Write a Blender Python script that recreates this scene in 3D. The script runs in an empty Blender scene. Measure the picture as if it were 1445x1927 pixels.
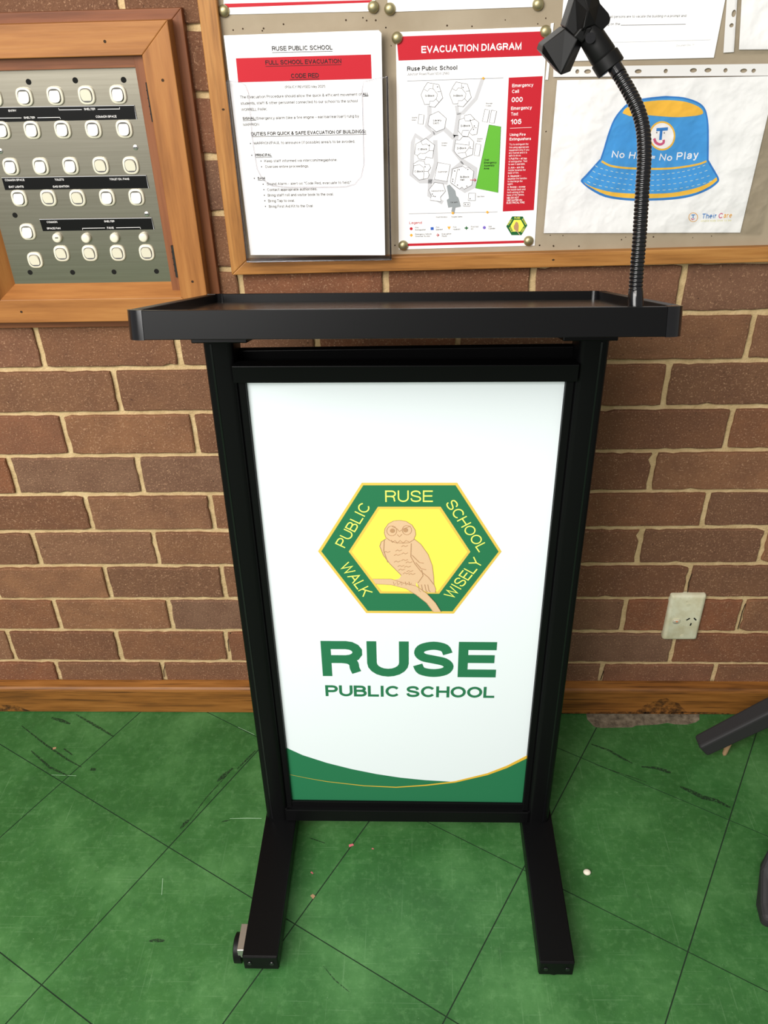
import bpy, bmesh, math, random
from mathutils import Vector, Matrix
random.seed(7)
S = bpy.context.scene
C = S.collection

# ---------------------------------------------------------------- camera
CAM = Vector((0.7423, -1.3461, 1.4189))
PITCH, YAW, ROLL, FPX = math.radians(33.4495), math.radians(-2.5647), math.radians(-1.69785), 1574.25
cp, sp, cy_, sy_ = math.cos(PITCH), math.sin(PITCH), math.cos(YAW), math.sin(YAW)
FW = Vector((sy_*cp, cy_*cp, -sp)); _r = Vector((cy_, -sy_, 0)); _u = _r.cross(FW)
RT = _r*math.cos(ROLL) + _u*math.sin(ROLL); UP = _u*math.cos(ROLL) - _r*math.sin(ROLL)
cam = bpy.data.objects.new('camera', bpy.data.cameras.new('camera')); C.objects.link(cam)
cam.matrix_world = Matrix(((RT.x, UP.x, -FW.x, CAM.x), (RT.y, UP.y, -FW.y, CAM.y), (RT.z, UP.z, -FW.z, CAM.z), (0, 0, 0, 1)))
cam.data.sensor_fit = 'HORIZONTAL'; cam.data.sensor_width = 36; cam.data.lens = FPX*36/1445
cam.data.clip_start = 0.01
S.camera = cam

# ---------------------------------------------------------------- world, lights, exposure
w = bpy.data.worlds.new('world'); S.world = w; w.use_nodes = True
bg = w.node_tree.nodes['Background']; bg.inputs[0].default_value = (1.0, 0.98, 0.95, 1); bg.inputs[1].default_value = 0.28
def area(name, loc, target, sx, sy, power, col):
    l = bpy.data.lights.new(name, 'AREA'); l.shape = 'RECTANGLE'; l.size = sx; l.size_y = sy; l.energy = power; l.color = col
    o = bpy.data.objects.new(name, l); C.objects.link(o); o.location = loc
    o.rotation_euler = (Vector(target)-Vector(loc)).to_track_quat('-Z', 'Y').to_euler(); return o
area('daylight_opening', (-0.7, -2.5, 2.15), (0.6, -0.4, 0.6), 2.0, 1.3, 74, (1.0, 0.98, 0.95))
area('ceiling_light', (0.3, -1.95, 2.5), (0.4, -1.2, 0.0), 1.2, 1.0, 26, (1.0, 0.96, 0.9))
S.view_settings.view_transform = 'Standard'; S.view_settings.look = 'None'
S.view_settings.gamma = 1; S.view_settings.exposure = 0.45; S.view_settings.use_curve_mapping = False

# ---------------------------------------------------------------- pixel -> place helpers (image taken as 1445x1927)
def ray(x, y): return RT*((x-722.5)/FPX) - UP*((y-963.5)/FPX) + FW
def hit(x, y, n, c):                      # plane n.X = c
    d = ray(x, y); return CAM + d*((c - n.dot(CAM))/n.dot(d))
def W(x, y, Y=0.0): return hit(x, y, Vector((0, 1, 0)), Y)
def G(x, y, z=0.0): return hit(x, y, Vector((0, 0, 1)), z)
class Plane:
    def __init__(s, n, c, up): s.n = Vector(n).normalized(); s.c = c/Vector(n).length; s.up = Vector(up)
    def at(s, q, off=0.0): return hit(q[0], q[1], s.n, s.c) - s.n*off     # off: towards the viewer
def wallplane(Y): return Plane((0, 1, 0), Y, (0, 0, 1))

# ---------------------------------------------------------------- materials
def lin(r, g, b):
    f = lambda v: (v/255/12.92) if v/255 <= .04045 else ((v/255+.055)/1.055)**2.4
    return (f(r), f(g), f(b), 1)
def mat(name, col, rough=.5, metal=0.0, spec=.5, **kw):
    m = bpy.data.materials.new(name); m.use_nodes = True
    b = m.node_tree.nodes['Principled BSDF']
    b.inputs['Base Color'].default_value = col; b.inputs['Roughness'].default_value = rough
    b.inputs['Metallic'].default_value = metal; b.inputs['Specular IOR Level'].default_value = spec
    for k, v in kw.items(): b.inputs[k].default_value = v
    return m
class NT:
    def __init__(s, m): s.m = m; s.t = m.node_tree; s.b = s.t.nodes['Principled BSDF']
    def n(s, typ, **kw):
        o = s.t.nodes.new(typ)
        for k, v in kw.items():
            if k in o.inputs: o.inputs[k].default_value = v
            else: setattr(o, k, v)
        return o
    def l(s, a, b): s.t.links.new(a, b)
    def ramp(s, fac, stops):
        r = s.n('ShaderNodeValToRGB'); e = r.color_ramp.elements
        while len(e) < len(stops): e.new(0.5)
        for k, (p, c) in enumerate(stops): e[k].position = p; e[k].color = c
        s.l(fac, r.inputs[0]); return r.outputs[0]
    def noise(s, vec, scale, detail=4, rough=.55):
        o = s.n('ShaderNodeTexNoise', Scale=scale, Detail=detail, Roughness=rough); s.l(vec, o.inputs['Vector']); return o.outputs['Fac']
    def mix(s, fac, a, b, typ='MIX'):
        o = s.n('ShaderNodeMix'); o.data_type = 'RGBA'; o.blend_type = typ
        for i, v in ((0, fac), (6, a), (7, b)):
            if hasattr(v, 'is_linked'): s.l(v, o.inputs[i])
            else: o.inputs[i].default_value = v
        return o.outputs[2]
    def bump(s, h, strength=.3, dist=.002):
        o = s.n('ShaderNodeBump', Strength=strength, Distance=dist); s.l(h, o.inputs['Height']); s.l(o.outputs[0], s.b.inputs['Normal'])
    def coords(s, scale=(1, 1, 1), rnd=0):
        tc = s.n('ShaderNodeTexCoord'); v = tc.outputs['Object']
        if rnd:
            oi = s.n('ShaderNodeObjectInfo'); mu = s.n('ShaderNodeMath', operation='MULTIPLY'); mu.inputs[1].default_value = rnd
            s.l(oi.outputs['Random'], mu.inputs[0]); va = s.n('ShaderNodeVectorMath', operation='ADD'); s.l(v, va.inputs[0]); s.l(mu.outputs[0], va.inputs[1])
            v = va.outputs[0]; s.rnd = oi.outputs['Random']
        mp = s.n('ShaderNodeMapping'); mp.inputs['Scale'].default_value = scale; s.l(v, mp.inputs[0]); return mp.outputs[0]
M = {}
def brick_material():
    m = mat('brick', lin(120, 78, 60), .9, spec=.2); t = NT(m); v = t.coords(rnd=37)
    base = t.ramp(t.rnd, [(0, lin(152, 103, 73)), (.25, lin(134, 96, 72)), (.45, lin(160, 113, 81)), (.62, lin(140, 106, 85)), (.8, lin(154, 99, 70)), (1, lin(130, 92, 68))])
    c = t.mix(t.ramp(t.noise(v, 22, 3), [(.3, (0, 0, 0, 1)), (.75, (.55, .55, .55, 1))]), base, lin(112, 78, 62))
    c = t.mix(t.ramp(t.noise(v, 330, 3, .7), [(.57, (0, 0, 0, 1)), (.68, (.8, .8, .8, 1))]), c, lin(206, 162, 128))
    c = t.mix(t.ramp(t.noise(v, 210, 3, .7), [(.28, (.7, .7, .7, 1)), (.37, (0, 0, 0, 1))]), c, lin(64, 46, 40))
    t.l(c, t.b.inputs['Base Color']); t.bump(t.noise(v, 230, 6, .8), 1.0, .0035); return m
M['brick'] = brick_material()
def mortar_material():
    m = mat('mortar', lin(196, 166, 122), .95, spec=.15); t = NT(m); v = t.coords()
    c = t.ramp(t.noise(v, 45, 6, .7), [(.25, lin(184, 156, 112)), (.55, lin(212, 184, 138)), (.8, lin(226, 202, 158))])
    t.l(c, t.b.inputs['Base Color']); t.bump(t.noise(v, 170, 5, .7), .8, .004); return m
M['mortar'] = mortar_material()
def wood(name, dark, mid, light, axis, rough=.45, grain=1.0):
    m = mat(name, mid, rough, spec=.35); t = NT(m)
    sc = {'x': (5, 60, 70), 'z': (70, 60, 5)}[axis]; sc2 = {'x': (14, 300, 420), 'z': (420, 300, 14)}[axis]
    v = t.coords(sc); v2 = t.coords(sc2)
    c = t.ramp(t.noise(v, 1, 5, .6), [(.25, dark), (.5, mid), (.75, light)])
    c = t.mix(t.ramp(t.noise(v2, .5, 2), [(.58, (0, 0, 0, 1)), (.75, (grain*.6,)*3+(1,))]), c, dark)
    t.l(c, t.b.inputs['Base Color']); t.bump(t.noise(v2, .5, 3), .15, .001); return m
for a in 'xz':
    M['pine_'+a] = wood('honey_pine_'+a, lin(130, 80, 38), lin(158, 103, 52), lin(174, 120, 64), a, .5, .4)
    M['frame_'+a] = wood('oiled_timber_'+a, lin(110, 70, 32), lin(160, 108, 54), lin(184, 132, 72), a, .5, 1)
    M['trim_'+a] = wood('red_brown_timber_'+a, lin(98, 56, 32), lin(124, 74, 44), lin(138, 86, 52), a, .55, .6)
M['skirting'] = wood('skirting_timber', lin(72, 42, 18), lin(136, 86, 36), lin(162, 108, 52), 'x', .5, 1.5)
def floor_material():
    m = mat('green_vinyl', lin(70, 128, 70), .42, spec=.35); t = NT(m)
    tc = t.n('ShaderNodeNewGeometry'); v = tc.outputs['Position']
    c = t.ramp(t.noise(v, 6, 6, .65), [(.22, lin(36, 82, 36)), (.5, lin(54, 104, 52)), (.78, lin(84, 134, 78))])
    c = t.mix(t.ramp(t.noise(v, 70, 6, .75), [(.5, (0, 0, 0, 1)), (.8, (.42, .42, .42, 1))]), c, lin(112, 158, 104))
    c = t.mix(t.ramp(t.noise(v, 40, 5, .7), [(.24, (.6, .6, .6, 1)), (.42, (0, 0, 0, 1))]), c, lin(42, 82, 42))
    c = t.mix(t.ramp(t.noise(v, 240, 2, .6), [(.73, (0, 0, 0, 1)), (.78, (.55, .55, .55, 1))]), c, lin(150, 185, 145))
    for sc, rot in (((7, 420, 1), .5), ((300, 6, 1), .25), ((9, 380, 1), -1.0)):
        mp = t.n('ShaderNodeMapping'); mp.inputs['Scale'].default_value = sc; mp.inputs['Rotation'].default_value = (0, 0, rot); t.l(v, mp.inputs[0])
        c = t.mix(t.ramp(t.noise(mp.outputs[0], 1, 2, .5), [(.66, (0, 0, 0, 1)), (.74, (.17, .17, .17, 1))]), c, lin(134, 172, 128))
    oi = t.n('ShaderNodeObjectInfo')
    c = t.mix(1.0, c, t.ramp(oi.outputs['Random'], [(0, (.86, .9, .86, 1)), (1, (1.06, 1.03, 1.04, 1))]), 'MULTIPLY')
    t.l(c, t.b.inputs['Base Color']); t.l(t.ramp(t.noise(v, 30, 5), [(.3, (.34,)*3+(1,)), (.7, (.55,)*3+(1,))]), t.b.inputs['Roughness'])
    t.bump(t.noise(v, 120, 4), .08, .001); return m
M['floor'] = floor_material()
M['grout'] = mat('dark_joint', lin(22, 44, 24), .9)
def steel_material():
    m = mat('brushed_steel', lin(170, 166, 152), .30, 1.0); t = NT(m); v = t.coords((6, 400, 400))
    t.l(t.ramp(t.noise(v, 1, 4), [(.3, lin(166, 160, 144)), (.7, lin(178, 172, 156))]), t.b.inputs['Base Color']); t.bump(t.noise(v, 1, 3), .012, .0003); return m
M['steel'] = steel_material()
M['black'] = mat('black_powder_coat', (.0035, .0035, .0038, 1), .36, spec=.12)
M['black_gloss'] = mat('black_gloss_plastic', (.004, .004, .005, 1), .16, spec=.5)
M['desk_board'] = mat('black_laminate', (.014, .011, .009, 1), .25, spec=.5)
M['rubber'] = mat('matt_black_plastic', (.005, .005, .005, 1), .45, spec=.18)
M['panel_white'] = mat('panel_white', lin(230, 237, 241), .4, spec=.3)
M['paper'] = mat('paper_white', lin(244, 243, 242), .7, spec=.2)
M['board'] = None
def board_material():
    m = mat('grey_pinboard', lin(160, 146, 124), .85, spec=.2); t = NT(m); v = t.coords()
    t.l(t.ramp(t.noise(v, 9, 4), [(.3, lin(152, 138, 116)), (.7, lin(168, 155, 134))]), t.b.inputs['Base Color']); t.bump(t.noise(v, 500, 2), .1, .001); return m
M['board'] = board_material()
M['brass'] = mat('aged_brass', lin(166, 156, 118), .42, .8)
M['zinc'] = mat('zinc_plate', lin(190, 188, 184), .35, .9)
M['hinge'] = mat('dark_hinge', lin(52, 50, 48), .5, .6)
M['cream'] = mat('switch_cream', lin(222, 216, 196), .3)
M['socket'] = None
def socket_material():
    m = mat('aged_white_plastic', lin(214, 208, 178), .45); t = NT(m); v = t.coords()
    c = t.ramp(t.noise(v, 40, 4), [(.3, lin(200, 192, 158)), (.65, lin(220, 218, 192))])
    c = t.mix(t.ramp(t.noise(v, 170, 3, .7), [(.66, (0, 0, 0, 1)), (.74, (.5, .5, .5, 1))]), c, lin(110, 100, 74))
    t.l(c, t.b.inputs['Base Color']); return m
M['socket'] = socket_material()
def flat(name, rgb, rough=.55, spec=.25): M[name] = mat(name, lin(*rgb), rough, spec=spec)
flat('ink', (28, 27, 28)); flat('ink_grey', (92, 90, 90)); flat('red', (186, 28, 42)); flat('white_ink', (248, 244, 242)); flat('label_black', (12, 12, 12), .3)
flat('school_green', (40, 114, 76)); flat('gold', (222, 190, 84)); flat('yellow', (252, 250, 90)); flat('letter_yellow', (244, 246, 110)); flat('owl_tan', (218, 184, 146)); flat('owl_brown', (182, 142, 104))
flat('wave_gold', (224, 180, 60)); flat('map_grey', (198, 198, 200)); flat('carpark_grey', (146, 152, 154)); flat('oval_green', (98, 176, 54)); flat('line_grey', (120, 120, 124)); flat('pale_grey', (188, 188, 190))
flat('hat_blue', (74, 158, 222)); flat('hat_dark', (54, 126, 200)); flat('hat_yellow', (246, 192, 70)); flat('hat_cream', (198, 220, 214)); flat('pink', (206, 90, 130)); flat('orange_ink', (232, 168, 60)); flat('legend_blue', (44, 90, 180)); flat('legend_violet', (120, 100, 190)); flat('legend_green', (30, 96, 50)); flat('pale_yellow', (228, 222, 160))
flat('dark_hole', (20, 20, 18), .9);   flat('chair_grey', (46, 45, 46), .6); flat('glide', (170, 136, 104)); flat('confetti', (206, 110, 116)); flat('pebble', (236, 226, 208)); flat('scratch', (150, 186, 150)); flat('amber', (240, 120, 60))
flat('stain', (60, 44, 30), .9)
def clear(name, tint, refl, rough, bumpy=0):
    m = bpy.data.materials.new(name); m.use_nodes = True; t = m.node_tree; t.nodes.clear()
    o = t.nodes.new('ShaderNodeOutputMaterial'); tr = t.nodes.new('ShaderNodeBsdfTransparent'); gl = t.nodes.new('ShaderNodeBsdfGlossy'); mx = t.nodes.new('ShaderNodeMixShader')
    tr.inputs[0].default_value = tint; gl.inputs['Roughness'].default_value = rough
    lw = t.nodes.new('ShaderNodeFresnel'); lw.inputs[0].default_value = 1.45; ma = t.nodes.new('ShaderNodeMath'); ma.operation = 'MULTIPLY'; ma.inputs[1].default_value = refl
    t.links.new(lw.outputs[0], ma.inputs[0]); t.links.new(ma.outputs[0], mx.inputs[0]); t.links.new(tr.outputs[0], mx.inputs[1]); t.links.new(gl.outputs[0], mx.inputs[2]); t.links.new(mx.outputs[0], o.inputs[0])
    if bumpy:
        tc = t.nodes.new('ShaderNodeTexCoord'); nz = t.nodes.new('ShaderNodeTexNoise'); nz.inputs['Scale'].default_value = 22; nz.inputs['Detail'].default_value = 3; bp = t.nodes.new('ShaderNodeBump'); bp.inputs['Strength'].default_value = bumpy; bp.inputs['Distance'].default_value = .01
        t.links.new(tc.outputs['Object'], nz.inputs['Vector']); t.links.new(nz.outputs['Fac'], bp.inputs['Height'])
        for q in (gl, lw): t.links.new(bp.outputs[0], q.inputs['Normal'])
    return m
M['acrylic'] = clear('clear_acrylic', (.995, .995, .995, 1), .30, .05)
M['acrylic_edge'] = clear('acrylic_edge', (.90, .89, .915, 1), .7, .12)
M['sleeve'] = clear('plastic_sleeve', (1, 1, 1, 1), .55, .10, .6)
def smudge(name, col, scale, lo, hi):
    m = bpy.data.materials.new(name); m.use_nodes = True; t = NT(m); b = t.b; b.inputs['Base Color'].default_value = col; b.inputs['Roughness'].default_value = .7
    tc = t.n('ShaderNodeNewGeometry'); f = t.noise(tc.outputs['Position'], scale, 4, .7); t.l(t.ramp(f, [(lo, (0, 0, 0, 1)), (hi, (.9, .9, .9, 1))]), b.inputs['Alpha']); return m
M['scuff'] = smudge('scuff_smudge', lin(20, 42, 22), 260, .36, .60)
M['grime'] = smudge('skirting_grime', lin(26, 18, 10), 90, .40, .75)
def concrete_material():
    m = mat('bare_concrete', lin(118, 106, 90), .95); t = NT(m); v = t.coords()
    t.l(t.ramp(t.noise(v, 60, 5, .7), [(.3, lin(64, 56, 44)), (.5, lin(112, 100, 82)), (.75, lin(146, 134, 114))]), t.b.inputs['Base Color']); return m
M['concrete'] = concrete_material()
M['sleeve_strip'] = mat('sleeve_strip', lin(226, 224, 222), .35, spec=.4)

# ---------------------------------------------------------------- object helpers
ORG = {}                                   # world origin of every object
def link(o, parent=None, origin=None):
    C.objects.link(o)
    if parent is not None:
        o.parent = parent; base = ORG[parent]; og = Vector(origin) if origin is not None else base
        o.location = og - base
    else:
        og = Vector(origin) if origin is not None else Vector((0, 0, 0)); o.location = og
    ORG[o] = og; return o
def tag(o, label, cat, group=None):
    o['label'] = label; o['category'] = cat
    if group: o['group'] = group
    return o
def thing(name, label, cat, loc, group=None):
    o = bpy.data.objects.new(name, None); o.empty_display_size = .05; link(o, None, loc); return tag(o, label, cat, group)
class MB:
    def __init__(s): s.v = []; s.f = []
    def add(s, vs, fs):
        k = len(s.v); s.v += [Vector(a) for a in vs]; s.f += [tuple(i+k for i in f) for f in fs]; return s
    def box(s, x0, x1, y0, y1, z0, z1):
        return s.add([(x, y, z) for z in (z0, z1) for y in (y0, y1) for x in (x0, x1)], [(0, 2, 3, 1), (4, 5, 7, 6), (0, 1, 5, 4), (2, 6, 7, 3), (0, 4, 6, 2), (1, 3, 7, 5)])
    def prism(s, front, back):             # two loops of equal length; front faces -Y (counter-clockwise seen from the front)
        n = len(front); vs = list(front)+list(back)
        return s.add(vs, [tuple(range(n)), tuple(range(2*n-1, n-1, -1))] + [(i, i+n, (i+1) % n+n, (i+1) % n) for i in range(n)])
    def slab(s, pts, vec):                 # polygon swept by a vector
        return s.prism([Vector(a) for a in pts], [Vector(a)+Vector(vec) for a in pts])
    def poly(s, pts): return s.add(pts, [tuple(range(len(pts)))])
    def tube(s, path, rad, seg=12, cap=True):
        path = [Vector(q) for q in path]; n = len(path); rad = rad if hasattr(rad, '__len__') else [rad]*n
        t0 = (path[1]-path[0]).normalized(); a = t0.orthogonal().normalized(); vs = []
        for i, q in enumerate(path):
            t = (path[min(i+1, n-1)]-path[max(i-1, 0)]).normalized(); a = (a - t*a.dot(t)).normalized(); b = t.cross(a)
            vs += [q + (a*math.cos(2*math.pi*k/seg)+b*math.sin(2*math.pi*k/seg))*rad[i] for k in range(seg)]
        fs = [(i*seg+k, i*seg+(k+1) % seg, (i+1)*seg+(k+1) % seg, (i+1)*seg+k) for i in range(n-1) for k in range(seg)]
        if cap: fs += [tuple(range(seg-1, -1, -1)), tuple((n-1)*seg+k for k in range(seg))]
        return s.add(vs, fs)
    def mesh(s, name, o=Vector((0, 0, 0)), bevel=0, seg=2, smooth=False):
        me = bpy.data.meshes.new(name); me.from_pydata([v-o for v in s.v], [], s.f); bm = bmesh.new(); bm.from_mesh(me)
        bmesh.ops.remove_doubles(bm, verts=bm.verts, dist=1e-6)
        bmesh.ops.recalc_face_normals(bm, faces=bm.faces)
        if bevel:
            es = [e for e in bm.edges if len(e.link_faces) == 2 and e.calc_face_angle(0) > .5]
            bmesh.ops.bevel(bm, geom=es, offset=bevel, segments=seg, affect='EDGES', profile=.5, clamp_overlap=True)
        bm.to_mesh(me); bm.free()
        if smooth: me.polygons.foreach_set('use_smooth', [True]*len(me.polygons)); 
        return me
    def build(s, name, m, parent=None, origin=None, bevel=0, seg=2, smooth=False, angle=None):
        og = Vector(origin) if origin is not None else (ORG[parent] if parent is not None else Vector((0, 0, 0)))
        me = s.mesh(name, og, bevel, seg, smooth); me.materials.append(M[m] if isinstance(m, str) else m)
        if angle: me.set_sharp_from_angle(angle=math.radians(angle))
        return link(bpy.data.objects.new(name, me), parent, og)
def structure(o): o['kind'] = 'structure'; return o

# ---- a plain grotesque lettering drawn with strokes (cap height 1)
def E_(cx, cy, rx, ry, a0, a1, n=7): return [(cx+rx*math.cos(math.radians(a0+(a1-a0)*k/n)), cy+ry*math.sin(math.radians(a0+(a1-a0)*k/n))) for k in range(n+1)]
def SP(pts, n=4):
    v = [Vector(p) for p in pts]; out = []
    for i in range(len(v)-1):
        p0, p1, p2, p3 = v[max(i-1, 0)], v[i], v[i+1], v[min(i+2, len(v)-1)]
        for k in range(n): t = k/n; q = .5*((2*p1)+(p2-p0)*t+(2*p0-5*p1+4*p2-p3)*t*t+(3*p1-p0-3*p2+p3)*t**3); out.append((q.x, q.y))
    return out+[pts[-1]]
XH = .72
_S = SP([(.94, .71), (.83, .92), (.5, 1), (.15, .92), (.05, .74), (.18, .58), (.5, .5), (.84, .41), (.98, .25), (.86, .07), (.5, 0), (.13, .08), (.01, .30)])
_O = E_(.5, .5, .5, .5, 90, 450, 20)
_o = E_(.5, .36, .5, .36, 90, 450, 16)
GL = {' ': (.30, []), 'A': (.92, [[(0, 0), (.5, 1), (1, 0)], [(.18, .35), (.82, .35)]]), 'B': (.80, [[(0, 0), (0, 1)], [(0, 1), (.56, 1)]+E_(.56, .765, .36, .235, 90, -90)+[(0, .53)], [(.5, .53)]+E_(.6, .265, .4, .265, 90, -90)+[(0, 0)]]),
 'C': (.88, [E_(.53, .5, .53, .5, 38, 322, 16)]), 'D': (.86, [[(0, 0), (0, 1)], [(0, 1), (.4, 1)]+E_(.42, .5, .58, .5, 90, -90, 10)+[(0, 0)]]), 'E': (.76, [[(1, 0), (0, 0), (0, 1), (.97, 1)], [(0, .53), (.92, .53)]]), 'F': (.70, [[(0, 0), (0, 1), (1, 1)], [(0, .52), (.85, .52)]]),
 'G': (.92, [E_(.52, .5, .52, .5, 40, 318, 16)+[(.97, .2), (.97, .46), (.56, .46)]]), 'H': (.82, [[(0, 0), (0, 1)], [(1, 0), (1, 1)], [(0, .53), (1, .53)]]), 'I': (.18, [[(.5, 0), (.5, 1)]]), 'J': (.62, [[(1, 1), (1, .3)]+E_(.5, .3, .5, .3, 0, -180)]),
 'K': (.84, [[(0, 0), (0, 1)], [(1, 1), (.02, .38)], [(.35, .6), (1, 0)]]), 'L': (.66, [[(0, 1), (0, 0), (1, 0)]]), 'M': (.98, [[(0, 0), (0, 1), (.5, 0), (1, 1), (1, 0)]]), 'N': (.84, [[(0, 0), (0, 1), (1, 0), (1, 1)]]), 'O': (.96, [_O]),
 'P': (.78, [[(0, 0), (0, 1)], [(0, 1), (.6, 1)]+E_(.6, .73, .4, .27, 90, -90)+[(0, .46)]]), 'Q': (.96, [_O, [(.62, .26), (1, -.04)]]), 'R': (.84, [[(0, 0), (0, 1)], [(0, 1), (.6, 1)]+E_(.62, .745, .36, .255, 90, -90)+[(0, .49)], SP([(.48, .49), (.70, .455), (.84, .34), (.87, .16), (.93, 0)], 5)]),
 'S': (.84, [_S]), 'T': (.80, [[(0, 1), (1, 1)], [(.5, 1), (.5, 0)]]), 'U': (.84, [[(0, 1), (0, .36)]+E_(.5, .36, .5, .36, 180, 360, 10)+[(1, 1)]]), 'V': (.88, [[(0, 1), (.5, 0), (1, 1)]]), 'W': (1.24, [[(0, 1), (.25, 0), (.5, 1), (.75, 0), (1, 1)]]),
 'X': (.86, [[(0, 0), (1, 1)], [(0, 1), (1, 0)]]), 'Y': (.86, [[(0, 1), (.5, .46), (1, 1)], [(.5, .46), (.5, 0)]]), 'Z': (.78, [[(0, 1), (1, 1), (0, 0), (1, 0)]]),
 'a': (.66, [SP([(.06, .54), (.2, .69), (.52, XH), (.82, .67), (.92, .52), (.92, .1), (1, 0)]), SP([(.9, .43), (.55, .4), (.16, .34), (.02, .18), (.12, .03), (.36, 0), (.7, .06), (.9, .25)])]), 'b': (.66, [[(0, 0), (0, 1)], _o]), 'c': (.62, [E_(.52, .36, .52, .36, 45, 315, 12)]), 'd': (.66, [[(1, 0), (1, 1)], _o]),
 'e': (.66, [[(.02, .38), (1, .38)]+E_(.5, .36, .5, .36, 4, 318, 14)]), 'f': (.36, [[(.4, 0), (.4, .8)]+SP([(.4, .82), (.5, .97), (1, 1)]), [(0, XH), (.95, XH)]]), 'g': (.66, [_o, [(1, XH), (1, -.05)]+E_(.5, -.05, .5, .22, 0, -160)]), 'h': (.62, [[(0, 0), (0, 1)], [(0, .4)]+E_(.5, .46, .5, .26, 160, 0)+[(1, 0)]]),
 'i': (.16, [[(.5, 0), (.5, XH-.06)], [(.5, .93), (.5, 1.02)]]), 'j': (.22, [[(.7, XH), (.7, -.1), (0, -.26)], [(.7, .88), (.7, 1)]]), 'k': (.58, [[(0, 0), (0, 1)], [(.95, XH), (.03, .26)], [(.38, .42), (1, 0)]]), 'l': (.16, [[(.5, 0), (.5, 1)]]), 'm': (1.02, [[(0, 0), (0, XH)], [(0, .42)]+E_(.25, .48, .25, .24, 160, 0)+[(.5, 0)], [(.5, .42)]+E_(.75, .48, .25, .24, 160, 0)+[(1, 0)]]),
 'n': (.62, [[(0, 0), (0, XH)], [(0, .4)]+E_(.5, .46, .5, .26, 160, 0)+[(1, 0)]]), 'o': (.68, [_o]), 'p': (.66, [[(0, -.28), (0, XH)], _o]), 'q': (.66, [[(1, -.28), (1, XH)], _o]), 'r': (.40, [[(0, 0), (0, XH)], SP([(0, .44), (.3, .66), (1, .71)])]),
 's': (.60, [SP([(.92, .54), (.8, .67), (.5, XH), (.16, .66), (.07, .52), (.25, .4), (.6, .35), (.92, .25), (.94, .1), (.75, .02), (.45, 0), (.12, .05), (.0, .2)], 3)]), 't': (.36, [[(.4, .95), (.4, .15), (.6, 0), (1, .02)], [(0, XH), (.95, XH)]]), 'u': (.62, [[(0, XH), (0, .28)]+E_(.5, .28, .5, .28, 180, 350)+[(1, .3)], [(1, XH), (1, 0)]]), 'v': (.62, [[(0, XH), (.5, 0), (1, XH)]]),
 'w': (.92, [[(0, XH), (.25, 0), (.5, XH), (.75, 0), (1, XH)]]), 'x': (.6, [[(0, 0), (1, XH)], [(0, XH), (1, 0)]]), 'y': (.62, [[(0, XH), (.52, .02)], [(1, XH), (.45, -.16), (.3, -.27), (.05, -.26)]]), 'z': (.6, [[(0, XH), (1, XH), (0, 0), (1, 0)]]),
 '0': (.68, [_O]), '1': (.4, [[(0, .75), (.9, 1), (.9, 0)]]), '2': (.68, [SP([(.03, .7), (.15, .92), (.5, 1), (.85, .92), (.96, .72), (.8, .48), (.4, .22), (.0, 0)])+[(1, 0)]]), '3': (.68, [SP([(.05, .76), (.2, .95), (.5, 1), (.85, .92), (.9, .73), (.75, .56), (.4, .53)]), SP([(.4, .53), (.85, .47), (1, .27), (.85, .06), (.5, 0), (.15, .06), (0, .27)])]),
 '4': (.7, [[(.75, 0), (.75, 1), (0, .27), (1, .27)]]), '5': (.68, [[(.9, 1), (.18, 1), (.07, .5)]+SP([(.07, .5), (.5, .63), (.9, .52), (1, .32), (.85, .08), (.45, 0), (0, .17)])]), '6': (.68, [SP([(.93, .8), (.75, .97), (.5, 1), (.15, .85), (0, .45), (.1, .1), (.5, 0), (.88, .09), (1, .32), (.87, .54), (.5, .62), (.14, .53), (.01, .34)])]), '7': (.66, [[(0, 1), (1, 1), (.35, 0)]]),
 '8': (.68, [E_(.5, .755, .42, .245, 90, 450, 14), E_(.5, .26, .5, .26, 90, 450, 14)]), '9': (.68, [SP([(.06, .17), (.25, .03), (.5, 0), (.85, .15), (1, .55), (.9, .9), (.5, 1), (.12, .9), (0, .68), (.13, .46), (.5, .38), (.87, .47), (.99, .66)])]),
 '.': (.14, [[(.5, 0), (.5, .02)]]), ',': (.16, [[(.7, .03), (.2, -.16)]]), ':': (.14, [[(.5, 0), (.5, .03)], [(.5, .6), (.5, .63)]]), '-': (.34, [[(0, .36), (1, .36)]]), '–': (.55, [[(0, .36), (1, .36)]]), '/': (.36, [[(0, -.05), (1, 1)]]), '(': (.26, [SP([(1, 1.05), (.2, .75), (0, .4), (.2, .05), (1, -.25)])]), ')': (.26, [SP([(0, 1.05), (.8, .75), (1, .4), (.8, .05), (0, -.25)])]),
 '!': (.14, [[(.5, 0), (.5, .03)], [(.5, .3), (.5, 1)]]), '"': (.3, [[(.1, .7), (.1, 1)], [(.9, .7), (.9, 1)]]), '=': (.6, [[(0, .25), (1, .25)], [(0, .52), (1, .52)]]), '&': (.84, [SP([(1, 0), (.6, .38), (.25, .75), (.3, .94), (.5, 1), (.68, .92), (.66, .72), (.4, .56), (.08, .38), (.02, .18), (.2, .01), (.5, 0), (.8, .15), (.98, .45)])]), '_': (.6, [[(0, -.05), (1, -.05)]]), '•': (.4, [[(.5, .26), (.5, .5)]])}
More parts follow.
